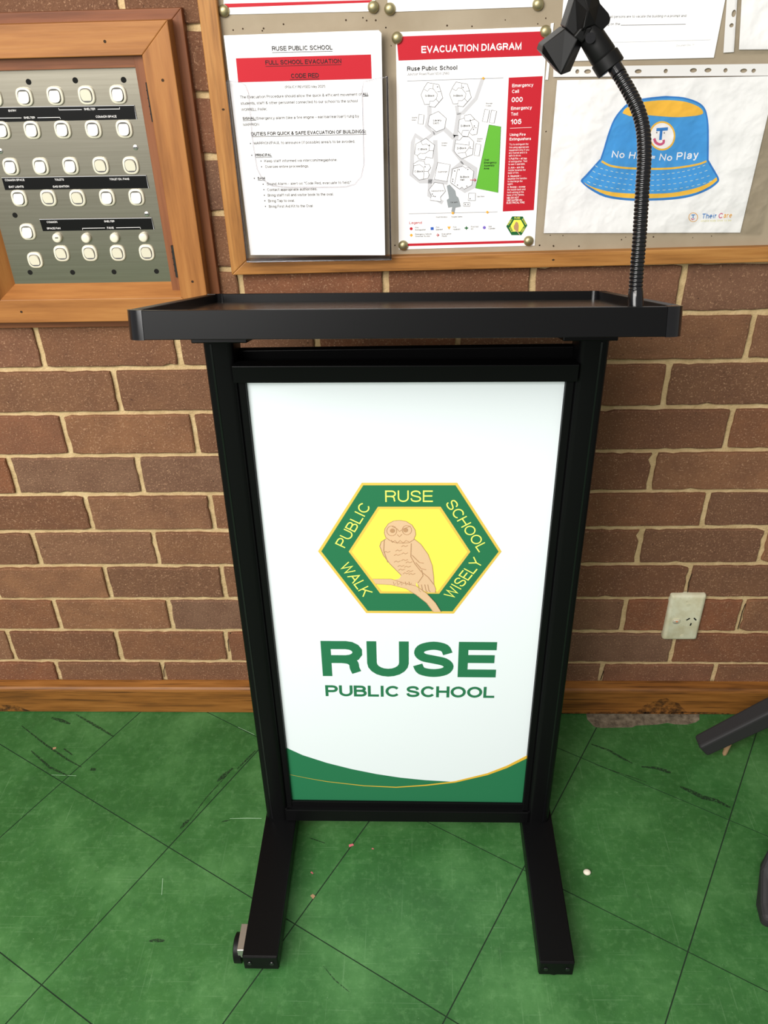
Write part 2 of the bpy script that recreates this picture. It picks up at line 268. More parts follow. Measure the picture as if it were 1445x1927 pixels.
def stroke_outline(pts, hw):
    v = [Vector(p) for p in pts]; n = len(v); closed = (v[0]-v[-1]).length < 1e-6 and n > 3; L = []; R = []
    for i in range(n):
        a = v[i]-v[i-1] if i > 0 else (v[i]-v[n-2] if closed else None); b = v[i+1]-v[i] if i < n-1 else (v[1]-v[0] if closed else None)
        if a is None: a = b
        if b is None: b = a
        a = a.normalized(); b = b.normalized(); na = Vector((-a.y, a.x)); nb = Vector((-b.y, b.x)); m = na+nb
        if m.length < .3: m = na
        m.normalize(); m *= hw/max(.45, m.dot(na)); L.append(v[i]+m); R.append(v[i]-m)
    return L, R
def lay_text(txt, sw, gap=.13):
    """list of quads in text space, total width"""
    x = 0; quads = []
    for ci, ch in enumerate(txt):
        wd, strokes = GL.get(ch, GL['-']); wd = wd if ch in ' ' else wd + sw*.6
        inw = max(wd-sw, .0001)
        if ch in 'iIl.:!•': inw = .0001 if ch in 'iIl!' else inw
        for si, st in enumerate(strokes):
            pts = [(x+sw/2+p[0]*inw if inw > .001 else x+wd/2, sw/2+p[1]*(1-sw)) for p in st]
            pts = [p for i, p in enumerate(pts) if i == 0 or (Vector(p)-Vector(pts[i-1])).length > 1e-5]
            if ch in '.:!•' and len(pts) == 2 and abs(pts[0][1]-pts[1][1]) < .3*sw+.05: pts = [(pts[0][0], pts[0][1]-sw*.45), (pts[0][0], pts[0][1]+sw*.55)]
            if len(pts) < 2: continue
            cl = (Vector(pts[0])-Vector(pts[-1])).length < 1e-6
            if not cl and ch not in '.:!•' and not (ch in 'ij' and si == 1):
                a0, a1 = Vector(pts[0]), Vector(pts[1]); b0, b1 = Vector(pts[-1]), Vector(pts[-2])
                ax = lambda d: len(pts) <= 4 or abs(d.x) < .02*d.length or abs(d.y) < .02*d.length
                if ax(a0-a1): pts[0] = tuple(a0+(a0-a1).normalized()*sw/2)
                if ax(b0-b1): pts[-1] = tuple(b0+(b0-b1).normalized()*sw/2)
            L, R = stroke_outline(pts, sw/2*(1.5 if ch in '.:•' else 1))
            for i in range(len(pts)-1): quads.append(((L[i], R[i], R[i+1], L[i+1]), ci, si))
        x += wd+gap
    return quads, x-gap

# print on a flat surface: shapes given in photo pixels, laid on the plane that carries them
class Print:
    def __init__(s, plane, parent): s.pl = plane; s.parent = parent; s.layers = {}
    def mb(s, key): return s.layers.setdefault(key, MB())
    def poly(s, name, m, pts, lv=1):
        q = [s.pl.at(a, .00025*lv) for a in pts]
        s.mb((name, m)).poly(q); return s
    def line(s, name, m, pts, wpx, lv=1, closed=False):
        pts = list(pts) + ([pts[0]] if closed else []); q = [s.pl.at(a, .00025*lv) for a in pts]; b = s.mb((name, m))
        d0 = (s.pl.at((pts[0][0]+1, pts[0][1]))-s.pl.at(pts[0])).length*wpx/2
        nrm = s.pl.n; L = []; Rr = []
        for i in range(len(q)):
            t = (q[min(i+1, len(q)-1)]-q[max(i-1, 0)])
            if t.length < 1e-9: t = Vector((1, 0, 0))
            side = t.normalized().cross(nrm)*d0; L.append(q[i]+side); Rr.append(q[i]-side)
        for i in range(len(q)-1): b.add([L[i], L[i+1], Rr[i+1], Rr[i]], [(0, 1, 2, 3)])
        return s
    def disc(s, name, m, c, r, lv=1, n=16, ry=None):
        return s.poly(name, m, [(c[0]+r*math.cos(2*math.pi*k/n), c[1]-(ry or r)*math.sin(2*math.pi*k/n)) for k in range(n)], lv)
    def text(s, name, m, txt, a, b, cap, lv=2, bold=.13, gap=.13, split=False):
        pa, pb = Vector(a), Vector(b); d = (pb-pa).normalized(); top = pa + Vector((d.y, -d.x))*cap
        A = s.pl.at(a, .00025*lv); B = s.pl.at(b, .00025*lv); T = s.pl.at(top, .00025*lv)
        ex = B-A; upv = ex.normalized().cross(s.pl.n)
        if upv.dot(T-A) < 0: upv = -upv
        ey = upv*(T-A).dot(upv); quads, wd = lay_text(txt, bold, gap); mb = None if split else s.mb((name, m))
        for q, ci, si in quads:
            if split: mb = s.mb((name, m, ci, txt))
            mb.add([A + ex*(v.x/wd) + ey*v.y - s.pl.n*(.00006*si) for v in q], [(0, 1, 2, 3)])
        return s
PRINTS = []
def new_print(plane, parent): p = Print(plane, parent); PRINTS.append(p); return p
def flush_prints():
    for pr in PRINTS:
        for (name, m, *rest), b in pr.layers.items():
            og = ORG[pr.parent]; me = bpy.data.meshes.new(name); me.from_pydata([v-og for v in b.v], [], b.f); me.materials.append(M[m])
            o = link(bpy.data.objects.new(name, me), pr.parent, og)
            if len(b.f) > 1 and not rest: o['kind'] = 'stuff'
def crop(x0, y0, k): return lambda *pts: [(x0+a/k, y0+b/k) for a, b in pts] if len(pts) != 1 else (x0+pts[0][0]/k, y0+pts[0][1]/k)
# ---------------------------------------------------------------- brick wall
wall = structure(MB().box(-2.2, 3.7, .006, .16, -.02, 2.5).build('wall_back', 'mortar'))
FZ = -.0507                                # brick datum below -> floor is z = 0
bedL = {9: 697.4, 8: 780.6, 7: 860.5, 6: 933.2, 5: 1001.9, 4: 1066.6, 3: 1128.7, 2: 1187, 1: 1245}
bedR = {10: (1371.6, 589.7), 9: (1321.8, 681), 8: (1294, 767.6), 7: (1280, 849.3), 6: (1266.5, 925.7), 5: (1266.5, 994.3), 4: (1266.5, 1063.2), 3: (1211, 1127.2), 2: (1211, 1190.6), 1: (1211, 1249.5)}
bedM = {11: (423, 507.9), 12: (410, 402.8), 13: (395, 296.4), 14: (380, 178.5), 15: (362, 52)}
def bed(k):
    """height of bed joint k: (z at X=0, slope)"""
    if k in bedL and k in bedR:
        a, b = W(0, bedL[k]), W(*bedR[k]); sl = (b.z-a.z)/(b.x-a.x); return a.z - sl*a.x, sl
    if k == 10: b = W(*bedR[10]); return b.z, .0
    if k in bedM: return W(*bedM[k]).z, 0.0
    if k <= 0: z, sl = bed(1); return z + (k-1)*.0866, sl
    z, sl = bed(15); return z + (k-15)*.0866, 0.0
joints = {0: [(108, 1262), (306, 1262), None, None, None, (1132.2, 1266), (1345, 1266)], 1: [(21.8, 1219.6), (223.1, 1217.7), (428, 1219.5), None, None, None, (1265, 1226)],
  2: [(107.6, 1159.6), (320.5, 1159.6), None, None, None, (1175, 1157), (1395, 1159.6)], 3: [None, (202.4, 1097.8), (420.4, 1097.8), None, None, None, (1295.5, 1093)],
  4: [(68, 1034), (293.2, 1034), None, None, None, (1204, 1029.5), (1436, 1028)], 5: [None, (167.2, 967), (398, 963.4), None, None, None, (1327.4, 960.3)],
  6: [(23.6, 896), (263, 896), None, None, None, (1226, 895), None], 7: [None, (122.8, 818), (366.3, 818), None, None, None, (1372.5, 807)],
  8: [None, (220.6, 739.9), None, None, None, (1254.5, 724), None], 9: [None, (74.5, 654.5), (336, 665), (595.7, 641.3), (861.6, 640), None, (1411.8, 635)],
  10: [None, None, (451.8, 534.5), (725.6, 532.3), (1002.5, 527), (1284.4, 537), None]}
def head_joints(row):
    off = 0 if row % 2 == 0 else -.5
    xs = {i: (i+off)*.24 - .022 for i in range(-11, 18)}
    if row in joints:
        known = {i: W(*q).x for i, q in enumerate(joints[row]) if q}
        ks = sorted(known)
        for i in xs:
            if i in known: xs[i] = known[i]
            elif i < ks[0]: xs[i] = known[ks[0]] - (ks[0]-i)*.24
            elif i > ks[-1]: xs[i] = known[ks[-1]] + (i-ks[-1])*.24
            else:
                a = max(k for k in ks if k < i); b = min(k for k in ks if k > i); xs[i] = known[a] + (known[b]-known[a])*(i-a)/(b-a)
    return [xs[i] for i in sorted(xs)]
def brick_mesh(seed):
    """unit brick 1 x 1 (scaled per course): rough outline, worn arris, recessed sides"""
    rn = random.Random(seed); out = []; L, H = .230, .0766
    nx, nz = 16, 6
    for i in range(nx): out.append((-.5+i/nx, -.5))
    for i in range(nz): out.append((.5, -.5+i/nz))
    for i in range(nx): out.append((.5-i/nx, .5))
    for i in range(nz): out.append((-.5, .5-i/nz))
    rim = []; face = []
    for a, b in out:
        ja, jb = rn.gauss(0, .0013), rn.gauss(0, .0010)
        if rn.random() < .06: ja *= 2.4; jb *= 2.4
        ca, cb = (-1 if a < 0 else 1), (-1 if b < 0 else 1)
        edge_x = abs(abs(a)-.5) < 1e-6; edge_z = abs(abs(b)-.5) < 1e-6
        x = a*L - (ca*abs(ja) if edge_x else 0); z = b*H - (cb*abs(jb) if edge_z else 0)
        if edge_x and edge_z: x -= ca*.0006; z -= cb*.0006
        rim.append((x, z)); k = .0016+abs(rn.gauss(0, .0006))
        face.append((x - (ca*k if edge_x else 0), z - (cb*k if edge_z else 0)))
    n = len(out); mb = MB()
    vs = [(x, .02, z) for x, z in rim]+[(x, .0016, z) for x, z in rim]+[(x, rn.uniform(-.0006, .0004), z) for x, z in face]
    fs = [(r*n+i, r*n+(i+1) % n, (r+1)*n+(i+1) % n, (r+1)*n+i) for r in (0, 1) for i in range(n)] + [tuple(2*n+i for i in range(n))]
    mb.add(vs, fs); me = mb.mesh('brick'); me.materials.append(M['brick']); return me
brick_meshes = [brick_mesh(k) for k in range(14)]
far = MB(); rb = random.Random(3)
for row in range(-1, 19):
    z0, s0 = bed(row); z1, s1 = bed(row+1); xs = head_joints(row)
    for a, b in zip(xs, xs[1:]):
        xc = (a+b)/2; lo = z0+s0*xc+.0042; hi = z1+s1*xc-.0042; hw = (b-a)/2-.0042
        if lo < -.06 or hi > 1.66 or xc < -2.1 or xc > 3.6: continue
        rot = -(s0+s1)/2
        if -.80 < xc < 2.42 and lo < 1.48:
            o = bpy.data.objects.new('brick', rb.choice(brick_meshes)); link(o, wall, (xc, rb.uniform(-.0012, .0012), (lo+hi)/2))
            o.scale = (hw*2/.230, 1, (hi-lo)/.0766); o.rotation_euler = (0, rot + rb.choice((0, 0, math.pi)), 0)
        else:
            far.box(xc-hw, xc+hw, 0, .03, lo, hi)
fo = far.build('brick_field', 'brick', wall, bevel=.0015, seg=1); fo['kind'] = 'stuff'

for pts in (((1302, 1080), (1296, 1095), (1293, 1119)), ((1403, 1136), (1397, 1150), (1392, 1170), (1388, 1184)), ((434, 1190), (429, 1205), (431, 1226)), ((311, 1250), (308, 1262), (309, 1274)), ((1136, 1262), (1130, 1279))):
    q = [W(*a, .0005) for a in pts]; b = MB()
    for a, c in zip(q, q[1:]): b.add([a+Vector((-.0012, 0, 0)), a+Vector((.0010, 0, 0)), c+Vector((.0011, 0, 0)), c+Vector((-.0009, 0, 0))], [(0, 1, 2, 3)])
    b.build('joint_crack', 'stain', wall)
# skirting board
sk = MB(); prof = [(0, 0.003), (-.025, .003), (-.025, .068), (-.0235, .0725), (-.020, .0765), (-.004, .0795), (0, .0795)]
sk.prism([(-2.2, y, z) for y, z in prof], [(3.7, y, z) for y, z in prof])
baseboard = structure(sk.build('baseboard_back', 'skirting'))
for a, b, h0, h1 in ((1.225, 1.345, .004, .060), (1.03, 1.50, .003, .012), (-.25, -.14, .004, .030)):
    n = 9; pts = [(a+(b-a)*k/n, h0) for k in range(n+1)] + [(b-(b-a)*k/n, h0+(h1-h0)*math.sin(math.pi*(k+.15)/(n+.3))*random.uniform(.75, 1)) for k in range(n+1)]
    MB().poly([(x, -.0253, z) for x, z in pts]).build('grime_mark', 'grime', baseboard)

# ---------------------------------------------------------------- floor of 300 mm tiles laid on the skew
floor = structure(MB().box(-2.2, 3.7, -3.2, .16, -.06, -.0012).build('floor', 'grout'))
ANG, A0, B0, TS = math.radians(-29.885), -.1885, .4126, .3025
ca, sa = math.cos(ANG), math.sin(ANG)
def clip_poly(pts, ax, lim, keep_less):
    out = []
    for i in range(len(pts)):
        p, q = pts[i], pts[(i+1) % len(pts)]; pi = (p[ax] <= lim) == keep_less; qi = (q[ax] <= lim) == keep_less
        if pi: out.append(p)
        if pi != qi: t = (lim-p[ax])/(q[ax]-p[ax]); out.append(tuple(p[k]+(q[k]-p[k])*t for k in (0, 1)))
    return out
rt = random.Random(11); full = None; tile_far = MB()
for i in range(-12, 14):
    for j in range(-14, 10):
        g = .0011; a0, a1, b0, b1 = B0+i*TS+g, B0+(i+1)*TS-g, A0+j*TS+g, A0+(j+1)*TS-g
        pts = [(a*ca-b*sa, a*sa+b*ca) for a, b in ((a0, b0), (a1, b0), (a1, b1), (a0, b1))]
        cx, cyy = sum(p[0] for p in pts)/4, sum(p[1] for p in pts)/4
        inside = all(-2.2 < p[0] < 3.7 and -3.2 < p[1] < -.002 for p in pts)
        if not inside:
            for ax, lim, kl in ((1, -.002, True), (1, -3.2, False), (0, -2.2, False), (0, 3.7, True)): pts = clip_poly(pts, ax, lim, kl) if pts else pts
            if len(pts) < 3: continue
        if -.75 < cx < 2.35 and cyy > -2.1:
            zt = rt.uniform(-.0003, .0003)
            if inside:
                if full is None:
                    c0 = Vector((cx, cyy, 0)); full = MB().prism([(x, y, 0) for x, y in pts], [(x, y, -.0025) for x, y in pts]).mesh('tile', c0); full.materials.append(M['floor'])
                link(bpy.data.objects.new('tile', full), floor, (cx, cyy, zt*.3))
            else:
                MB().prism([(x, y, 0) for x, y in pts], [(x, y, -.0025) for x, y in pts]).build('tile', 'floor', floor, (cx, cyy, 0))
        else: tile_far.prism([(x, y, 0) for x, y in pts], [(x, y, -.0025) for x, y in pts])
tf = tile_far.build('tile_field', 'floor', floor); tf['kind'] = 'stuff'
# chipped edge of the tiles under the skirting, scuffs and scratches
c7 = crop(1040, 1240, 3.568)
chip = c7((232, 405), (280, 455), (330, 462), (535, 458), (560, 446), (700, 440), (770, 428), (820, 438), (900, 440), (960, 425), (985, 408), (985, 366), (700, 362), (400, 360), (222, 358))
q = [G(*a, .0007) for a in chip]; MB().slab(q, (0, 0, -.0012)).build('exposed_concrete', 'concrete', floor)
def scuff(pts, wpx, m='scuff', name='scuff_mark'):
    q = [G(*a, .0005) for a in pts]; n = len(q); L = []; R_ = []
    for i in range(n):
        t = (q[min(i+1, n-1)]-q[max(i-1, 0)]).normalized(); side = Vector((-t.y, t.x, 0)); k = 1.5*wpx/1200*(.25+.75*math.sin(math.pi*(i+.3)/(n-.4)))*random.uniform(.7, 1.2)
        L.append(q[i]+side*k/2); R_.append(q[i]-side*k/2)
    b = MB()
    for i in range(n-1): b.add([L[i], L[i+1], R_[i+1], R_[i]], [(0, 1, 2, 3)])
    return b.build(name, m, floor)
c6 = crop(1040, 1080, 2.274); f7 = crop(0, 1180, 2.58); f5 = crop(430, 1380, 2.1567)
for pts, wd in ((c6((165, 728), (240, 755), (300, 790), (340, 810)), 5), (c6((380, 825), (440, 830), (490, 845), (505, 852)), 7), (c6((545, 910), (590, 930), (640, 955), (700, 970), (760, 1000)), 9),
                (c6((180, 815), (280, 850), (400, 890)), 2), (f7((725, 1525), (760, 1521), (800, 1524)), 5), (f7((1055, 750), (1085, 722), (1130, 685)), 7), (f7((875, 980), (900, 950), (925, 930)), 6), (f7((925, 930), (1000, 830), (1100, 720)), 2.5),
                (f7((1150, 690), (1200, 640), (1240, 600)), 3.5), (f7((105, 480), (220, 570), (330, 645), (395, 680)), 3.5), (f7((370, 425), (450, 470), (552, 532)), 4.5), (f7((250, 440), (300, 455), (340, 470)), 7), (f7((150, 600), (240, 680), (330, 722)), 4), (f7((440, 690), (465, 692)), 8),
                (f5((385, 945), (430, 1000), (490, 1050)), 1.6), (f5((330, 425), (390, 445)), 2.5), (f7((310, 590), (350, 620)), 5), (f7((1075, 945), (1115, 938)), 3)):
    scuff(pts, wd)
for pts, wd in ((f7((1115, 930), (1200, 928), (1270, 929)), 1.5), (f7((1155, 485), (1235, 522)), 1.2), (f7((250, 718), (370, 722)), 1.0), (f7((785, 1300), (790, 1220)), 1.0)):
    scuff(pts, wd, 'scratch', 'scratch')

# ================================================================ lectern
XC = .7237
lect = thing('lectern', 'black metal lectern with a white school sign panel and sloping tray top', 'lectern', (XC, -.35, 0))
def sh(q):
    x, y, z = q; k = min(1, max(0, (z-.055)/.05))
    return Vector((x+.0065*(z-.1), y+.0357*(z-.1), z - .0075*(x-XC)*k))
def shb(mb): mb.v = [sh(v) for v in mb.v]; return mb
def rrect(x0, x1, y0, y1, r, n=4):
    pts = []
    for cx, cy, a in ((x1-r, y1-r, 0), (x0+r, y1-r, 90), (x0+r, y0+r, 180), (x1-r, y0+r, 270)):
        for k in range(n+1): t = math.radians(a+90*k/n); pts.append((cx+r*math.cos(t), cy+r*math.sin(t)))
    return pts
LEGX = ((.4535, .5125), (.9405, .9975))
for k, (a, b) in enumerate(LEGX):
    leg = MB().box(a, b, -.6085-.002*k, -.085, .020, .055).build('leg', 'black', lect, bevel=.002)
    MB().box(a+.001, b-.001, -.6100-.002*k, -.6075-.002*k, .0205, .0545).build('end_cap', 'black', leg, bevel=.001)
    for x in (a+.011, b-.011):
        MB().tube([(x, -.6103-.002*k, .038), (x, -.6116-.002*k, .038)], [.0042, .0036], 12).build('screw', 'black_gloss', leg)
    for y in (-.585, -.105):
        if k == 0 and y < -.5: continue
        MB().tube([((a+b)/2, y, 0), ((a+b)/2, y, .022)], [.017, .015], 16).build('foot_pad', 'rubber', leg)
    # upright: rounded extrusion with a groove down its front
    x0, x1 = (.457, .497) if k == 0 else (.951, .9905)
    pr_ = rrect(x0, x1, -.3455, -.287, .008)
    post = MB().prism([(x, y, .054) for x, y in pr_], [(x, y, 1.010) for x, y in pr_])
    up = shb(post).build('upright', 'black', lect, smooth=True, angle=40)
    gx = (x0+.010, x0+.0125) if k == 0 else (x1-.0125, x1-.010)
    shb(MB().box(gx[0], gx[1], -.3462, -.3445, .06, 1.00)).build('bead', 'black_gloss', up)
    ix = (x1, x1+.0105) if k == 0 else (x0-.0115, x0)
    shb(MB().box(ix[0], ix[1], -.3395, -.300, .06, .950)).build('panel_channel', 'black', lect, bevel=.0015)
    shb(MB().box((x1-.003) if k == 0 else x0-.0115, (x1+.0105) if k == 0 else x0+.003, -.346, -.342, .056, .0865)).build('rail_end', 'black', lect, bevel=.0008)
# caster beside the left foot
cc = G(446, 1783, .024)
cs = MB().tube([(.4325, cc.y, .024), (.4345, cc.y, .024), (.4465, cc.y, .024), (.4485, cc.y, .024)], [.019, .024, .024, .019], 24)
caster = cs.build('caster', 'rubber', lect, smooth=True, angle=35)
for x in (.4318, .4490): MB().tube([(x, cc.y, .024), (x+.0012, cc.y, .024)], .012, 18).build('hub', 'zinc', caster)
fk = MB().box(.4425, .4545, cc.y-.020, cc.y+.026, .046, .052); fk.box(.4512, .4545, cc.y-.014, cc.y+.014, .016, .047); fk.box(.4425, .4545, cc.y-.0205, cc.y-.0185, .030, .0515)
fk.build('fork', 'zinc', caster, bevel=.001)

# sign panel
SYL = .0357; PN = Vector((0, 1, -SYL)); PY = -.333 - SYL*.1 + 0
panel = shb(MB().box(.5080, .9390, -.333, -.329, .094, .955)).build('sign_panel', 'panel_white', lect)
PP = Plane((0, 1, -SYL), -.333 - SYL*.1, (0, SYL, 1))
# bottom rail and upper bar
shb(MB().box(.4965, .951, -.3485, -.306, .0575, .0865)).build('bottom_rail', 'black', lect, bevel=.0012)
shb(MB().box(.507, .940, -.3385, -.334, .086, .0985)).build('panel_bead', 'black', lect, bevel=.0008)
ub = MB()
for (x, zb, zt) in ((.4995, .9490, .9735), (.958, .9455, .9700)): ub.add([(x, y, z) for y in (-.3205, -.302) for z in (zb, zt)], [])
ub.f = [(0, 1, 5, 4), (2, 6, 7, 3), (0, 2, 3, 1), (4, 5, 7, 6), (1, 3, 7, 5), (0, 4, 6, 2)]
ub.build('upper_bar', 'black', lect, bevel=.0012)
sf = MB().box(.500, .957, -.276, -.264, .90, .977).build('shelf_front', 'black', lect, bevel=.001)
for x in (.52, .532, .905, .917): MB().tube([(x, -.2762, .955), (x, -.2772, .955)], .0022, 10).build('rivet', 'black_gloss', sf)
MB().box(.500, .957, -.300, -.15, .893, .902).build('shelf', 'black', lect, bevel=.001)
# tray
TX, TO, TD, TNn = .7292, Vector((.7292, -.4884, 1.1096)), Vector((0, .9593, -.2823)), Vector((0, .2823, .9593))
def T(u, v, w_): return TO + Vector((u, 0, -.0068*u)) + TD*v + TNn*w_
def tbox(u0, u1, v0, v1, w0, w1):
    m = MB().box(u0, u1, v0, v1, w0, w1); m.v = [T(*v) for v in m.v]; return m
HT, TW, TL, RC = .031, .300, .410, .021
tbox(-TW+RC, TW-RC, 0, .012, -HT, 0).build('front_rail', 'black', lect, bevel=.0007)
tbox(-TW+RC, TW-RC, TL-.012, TL, -HT, 0).build('back_rail', 'black', lect, bevel=.0007)
for sgn in (-1, 1):
    a, b = sorted((sgn*TW, sgn*(TW-.012)))
    tbox(a, b, RC, TL-RC, -HT, 0).build('side_rail', 'black', lect, bevel=.0007)
    for fr in (0, 1):
        ccx, ccv = sgn*(TW-RC), (RC if fr == 0 else TL-RC); ring = []
        angs = [math.radians(90*k/8) for k in range(9)]
        o_ = [(ccx+sgn*RC*math.cos(t), ccv+(-1 if fr == 0 else 1)*RC*math.sin(t)) for t in angs]
        i_ = [(ccx+sgn*(RC-.012)*math.cos(t), ccv+(-1 if fr == 0 else 1)*(RC-.012)*math.sin(t)) for t in reversed(angs)]
        m = MB().prism([(x, y, .0004) for x, y in o_+i_], [(x, y, -HT-.0004) for x, y in o_+i_]); m.v = [T(*v) for v in m.v]
        m.build('corner_piece', 'black_gloss', lect, smooth=True, angle=40)
tbox(-TW+.011, TW-.011, .011, TL-.011, -.018, -.012).build('tray_board', 'desk_board', lect)
for a, b in ((-.2715, -.200), (.200, .2685)):
    tbox(a, b, .165, .262, -.051, -.0175).build('tray_bracket', 'black', lect, bevel=.0012)

# ---- print on the sign panel
P = new_print(PP, panel)
k5 = crop(430, 1380, 2.1567)
top_l = k5((232, 57), (300, 88), (400, 120), (500, 145), (600, 165), (700, 180), (800, 190), (905, 196)); top_r = k5((980, 184), (1050, 165), (1130, 135), (1214, 92))
P.poly('green_wave', 'school_green', k5((246, 280), (1195, 290)) + top_r[::-1] + top_l[::-1], 1)
gl = [(250, 167, .8), (330, 183, 1.2), (400, 195, 1.8), (550, 212, 2.6), (680, 218, 3.4), (800, 210, 4.5), (920, 196, 6), (1050, 165, 8), (1130, 135, 10), (1214, 93, 12)]
for (x0, y0, a), (x1, y1, b) in zip(gl, gl[1:]): P.poly('gold_line', 'wave_gold', k5((x0, y0+a/2), (x1, y1+b/2), (x1, y1-b/2), (x0, y0-a/2)), 2)
ke = crop(570, 880, 3.6125)
P.poly('emblem_outline', 'gold', ke((102, 568), (400, 102), (1048, 102), (1350, 570), (1025, 992), (430, 988)), 1)
P.poly('emblem_ring', 'school_green', ke((125, 568), (410, 119), (1037, 119), (1329, 570), (1016, 975), (440, 972)), 2)
P.poly('emblem_outline', 'gold', ke((311, 569), (510, 264), (936, 264), (1138, 570), (926, 855), (525, 853)), 3)
P.poly('emblem_field', 'yellow', ke((332, 569), (521, 281), (926, 281), (1118, 570), (916, 839), (536, 837)), 4)
P.text('emblem_letter', 'letter_yellow', 'RUSE', *ke((560, 231), (883, 231)), 21.5, 4, .115, .13, True)
P.text('emblem_letter', 'letter_yellow', 'PUBLIC', *ke((285, 545), (464, 262)), 20.5, 4, .115, .13, True)
P.text('emblem_letter', 'letter_yellow', 'SCHOOL', *ke((964, 243), (1196, 574)), 20.5, 4, .115, .13, True)
P.text('emblem_letter', 'letter_yellow', 'WALK', *ke((246, 668), (408, 876)), 20.5, 4, .115, .13, True)
P.text('emblem_letter', 'letter_yellow', 'WISELY', *ke((1018, 893), (1228, 640)), 20.5, 4, .115, .13, True)
body = [(563, 478), (590, 480), (680, 500), (755, 480), (800, 515), (850, 585), (878, 660), (888, 740), (890, 790), (902, 820), (898, 846), (850, 845), (805, 828), (778, 792), (768, 775), (770, 800), (735, 812), (700, 815), (620, 795), (606, 775), (625, 758), (655, 750), (668, 728), (640, 700), (590, 650), (545, 590), (521, 530), (530, 500)]
P.poly('owl', 'owl_tan', ke(*body), 5)
head = [(655, 353), (700, 360), (740, 385), (762, 420), (766, 450), (752, 485), (720, 505), (680, 508), (630, 506), (590, 490), (562, 470), (552, 440), (556, 410), (580, 376), (615, 357)]
P.poly('owl', 'owl_tan', ke(*head), 6)
branch = [(472, 752), (600, 752), (690, 782), (770, 800), (840, 850), (900, 915), (938, 976), (886, 976), (840, 915), (770, 860), (700, 818), (600, 792), (495, 786)]
P.poly('owl', 'owl_tan', ke(*branch), 7)
def ol(*pts, wd=1.1, closed=False): P.line('owl_lines', 'owl_brown', ke(*pts), wd, 8, closed)
ol(*head, closed=True); ol((563, 478), (530, 500), (521, 530), (545, 590), (590, 650), (640, 700), (668, 728)); ol((755, 480), (800, 515), (850, 585), (878, 660), (888, 740), (890, 790), (902, 820), (898, 846))
ol((735, 510), (732, 600), (760, 650), (800, 700), (850, 740), (888, 790)); ol((740, 590), (790, 640), (820, 645)); ol((765, 640), (800, 680), (835, 690)); ol((805, 690), (815, 730), (780, 780))
ol((605, 395), (640, 412), (655, 430), (680, 412), (730, 392)); ol((640, 450), (655, 466), (672, 448)); ol((552, 485), (548, 560), (575, 640))
ol((600, 488), (606, 504), (625, 490), (640, 508), (660, 490), (680, 508), (700, 490), (720, 500))
for c, r in (((603, 425), 34), ((706, 420), 32)): P.line('owl_lines', 'owl_brown', [ke((c[0]+r*math.cos(t*math.pi/7), c[1]-r*math.sin(t*math.pi/7))) for t in range(15)], 1.0, 8)
for c in ((608, 424), (697, 420)): P.poly('owl_eyes', 'owl_brown', [ke((c[0]+17*math.cos(t*math.pi/6), c[1]-15*math.sin(t*math.pi/6))) for t in range(12)], 8)
for x, y in ((570, 570), (650, 560), (690, 530), (640, 590), (690, 580), (640, 635), (690, 625), (720, 640), (665, 665), (710, 670), (670, 690), (725, 700), (740, 720), (700, 715)): ol((x-22, y+3), (x-8, y-6), (x+4, y+2), (x+22, y-6), wd=.9)
for x in (800, 822, 845, 865): ol((x-18, 790), (x-10, 830), (x, 840), wd=.9)
for x in (620, 645, 670, 700, 725): ol((x-6, 770), (x, 795), (x+12, 780), wd=.9)
ol((472, 752), (600, 752), (690, 782), (770, 800), (840, 850), (900, 915), (938, 976), wd=.9); ol((886, 976), (840, 915), (770, 860), (700, 818), (600, 792), (495, 786), wd=.9)
kr = crop(580, 1180, 3.705)
P.text('letter', 'school_green', 'RUSE', *kr((102, 340), (1305, 350)), 66, 2, .225, .09, True)
P.text('letter', 'school_green', 'PUBLIC SCHOOL', *kr((122, 480), (1295, 493)), 20.5, 2, .20, .09, True)

# ================================================================ gooseneck microphone holder
npts = [(1197, 580, -.4600), (1196, 548, -.4540), (1199, 500, -.445), (1203, 450, -.436), (1206, 400, -.426), (1209, 350, -.416), (1212, 305, -.406), (1212, 270, -.397), (1209, 238, -.388), (1201, 208, -.379), (1189, 182, -.370), (1174, 155, -.360), (1158, 128, -.350), (1148, 110, -.343)]
nk = [W(x, y, Y) for x, y, Y in npts]
def spline(pts, n):
    out = []
    for i in range(len(pts)-1):
        p0, p1, p2, p3 = pts[max(i-1, 0)], pts[i], pts[i+1], pts[min(i+2, len(pts)-1)]
        for k in range(n):
            t = k/n; out.append(.5*((2*p1)+(p2-p0)*t+(2*p0-5*p1+4*p2-p3)*t*t+(3*p1-p0-3*p2+p3)*t**3))
    out.append(pts[-1]); return out
base_pt = TO + Vector((nk[0].x-TX, 0, -.0068*(nk[0].x-TX))) + TD*((nk[0].y+.4884)/.9593) + TNn*(-.012)
mic = thing('microphone_holder', 'black ribbed gooseneck microphone holder with an empty clip on the lectern tray', 'microphone holder', base_pt)
MB().tube([base_pt, base_pt+TNn*.004], [.016, .014], 24).build('base_flange', 'black_gloss', mic)
fine = spline(nk, 40); acc = [0]
for a, b in zip(fine, fine[1:]): acc.append(acc[-1]+(b-a).length)
def along(d):
    import bisect
    i = min(max(bisect.bisect(acc, d)-1, 0), len(fine)-2); t = (d-acc[i])/max(acc[i+1]-acc[i], 1e-9); return fine[i].lerp(fine[i+1], t)
Ltot = acc[-1]; d_sl = acc[40]; d_end = acc[40*12]
MB().tube([base_pt, along(d_sl*.5), along(d_sl), along(d_sl+.002)], [.0082, .0082, .0080, .0070], 20).build('base_sleeve', 'black_gloss', mic, smooth=True, angle=40)
ribs = 58; path = []; rad = []
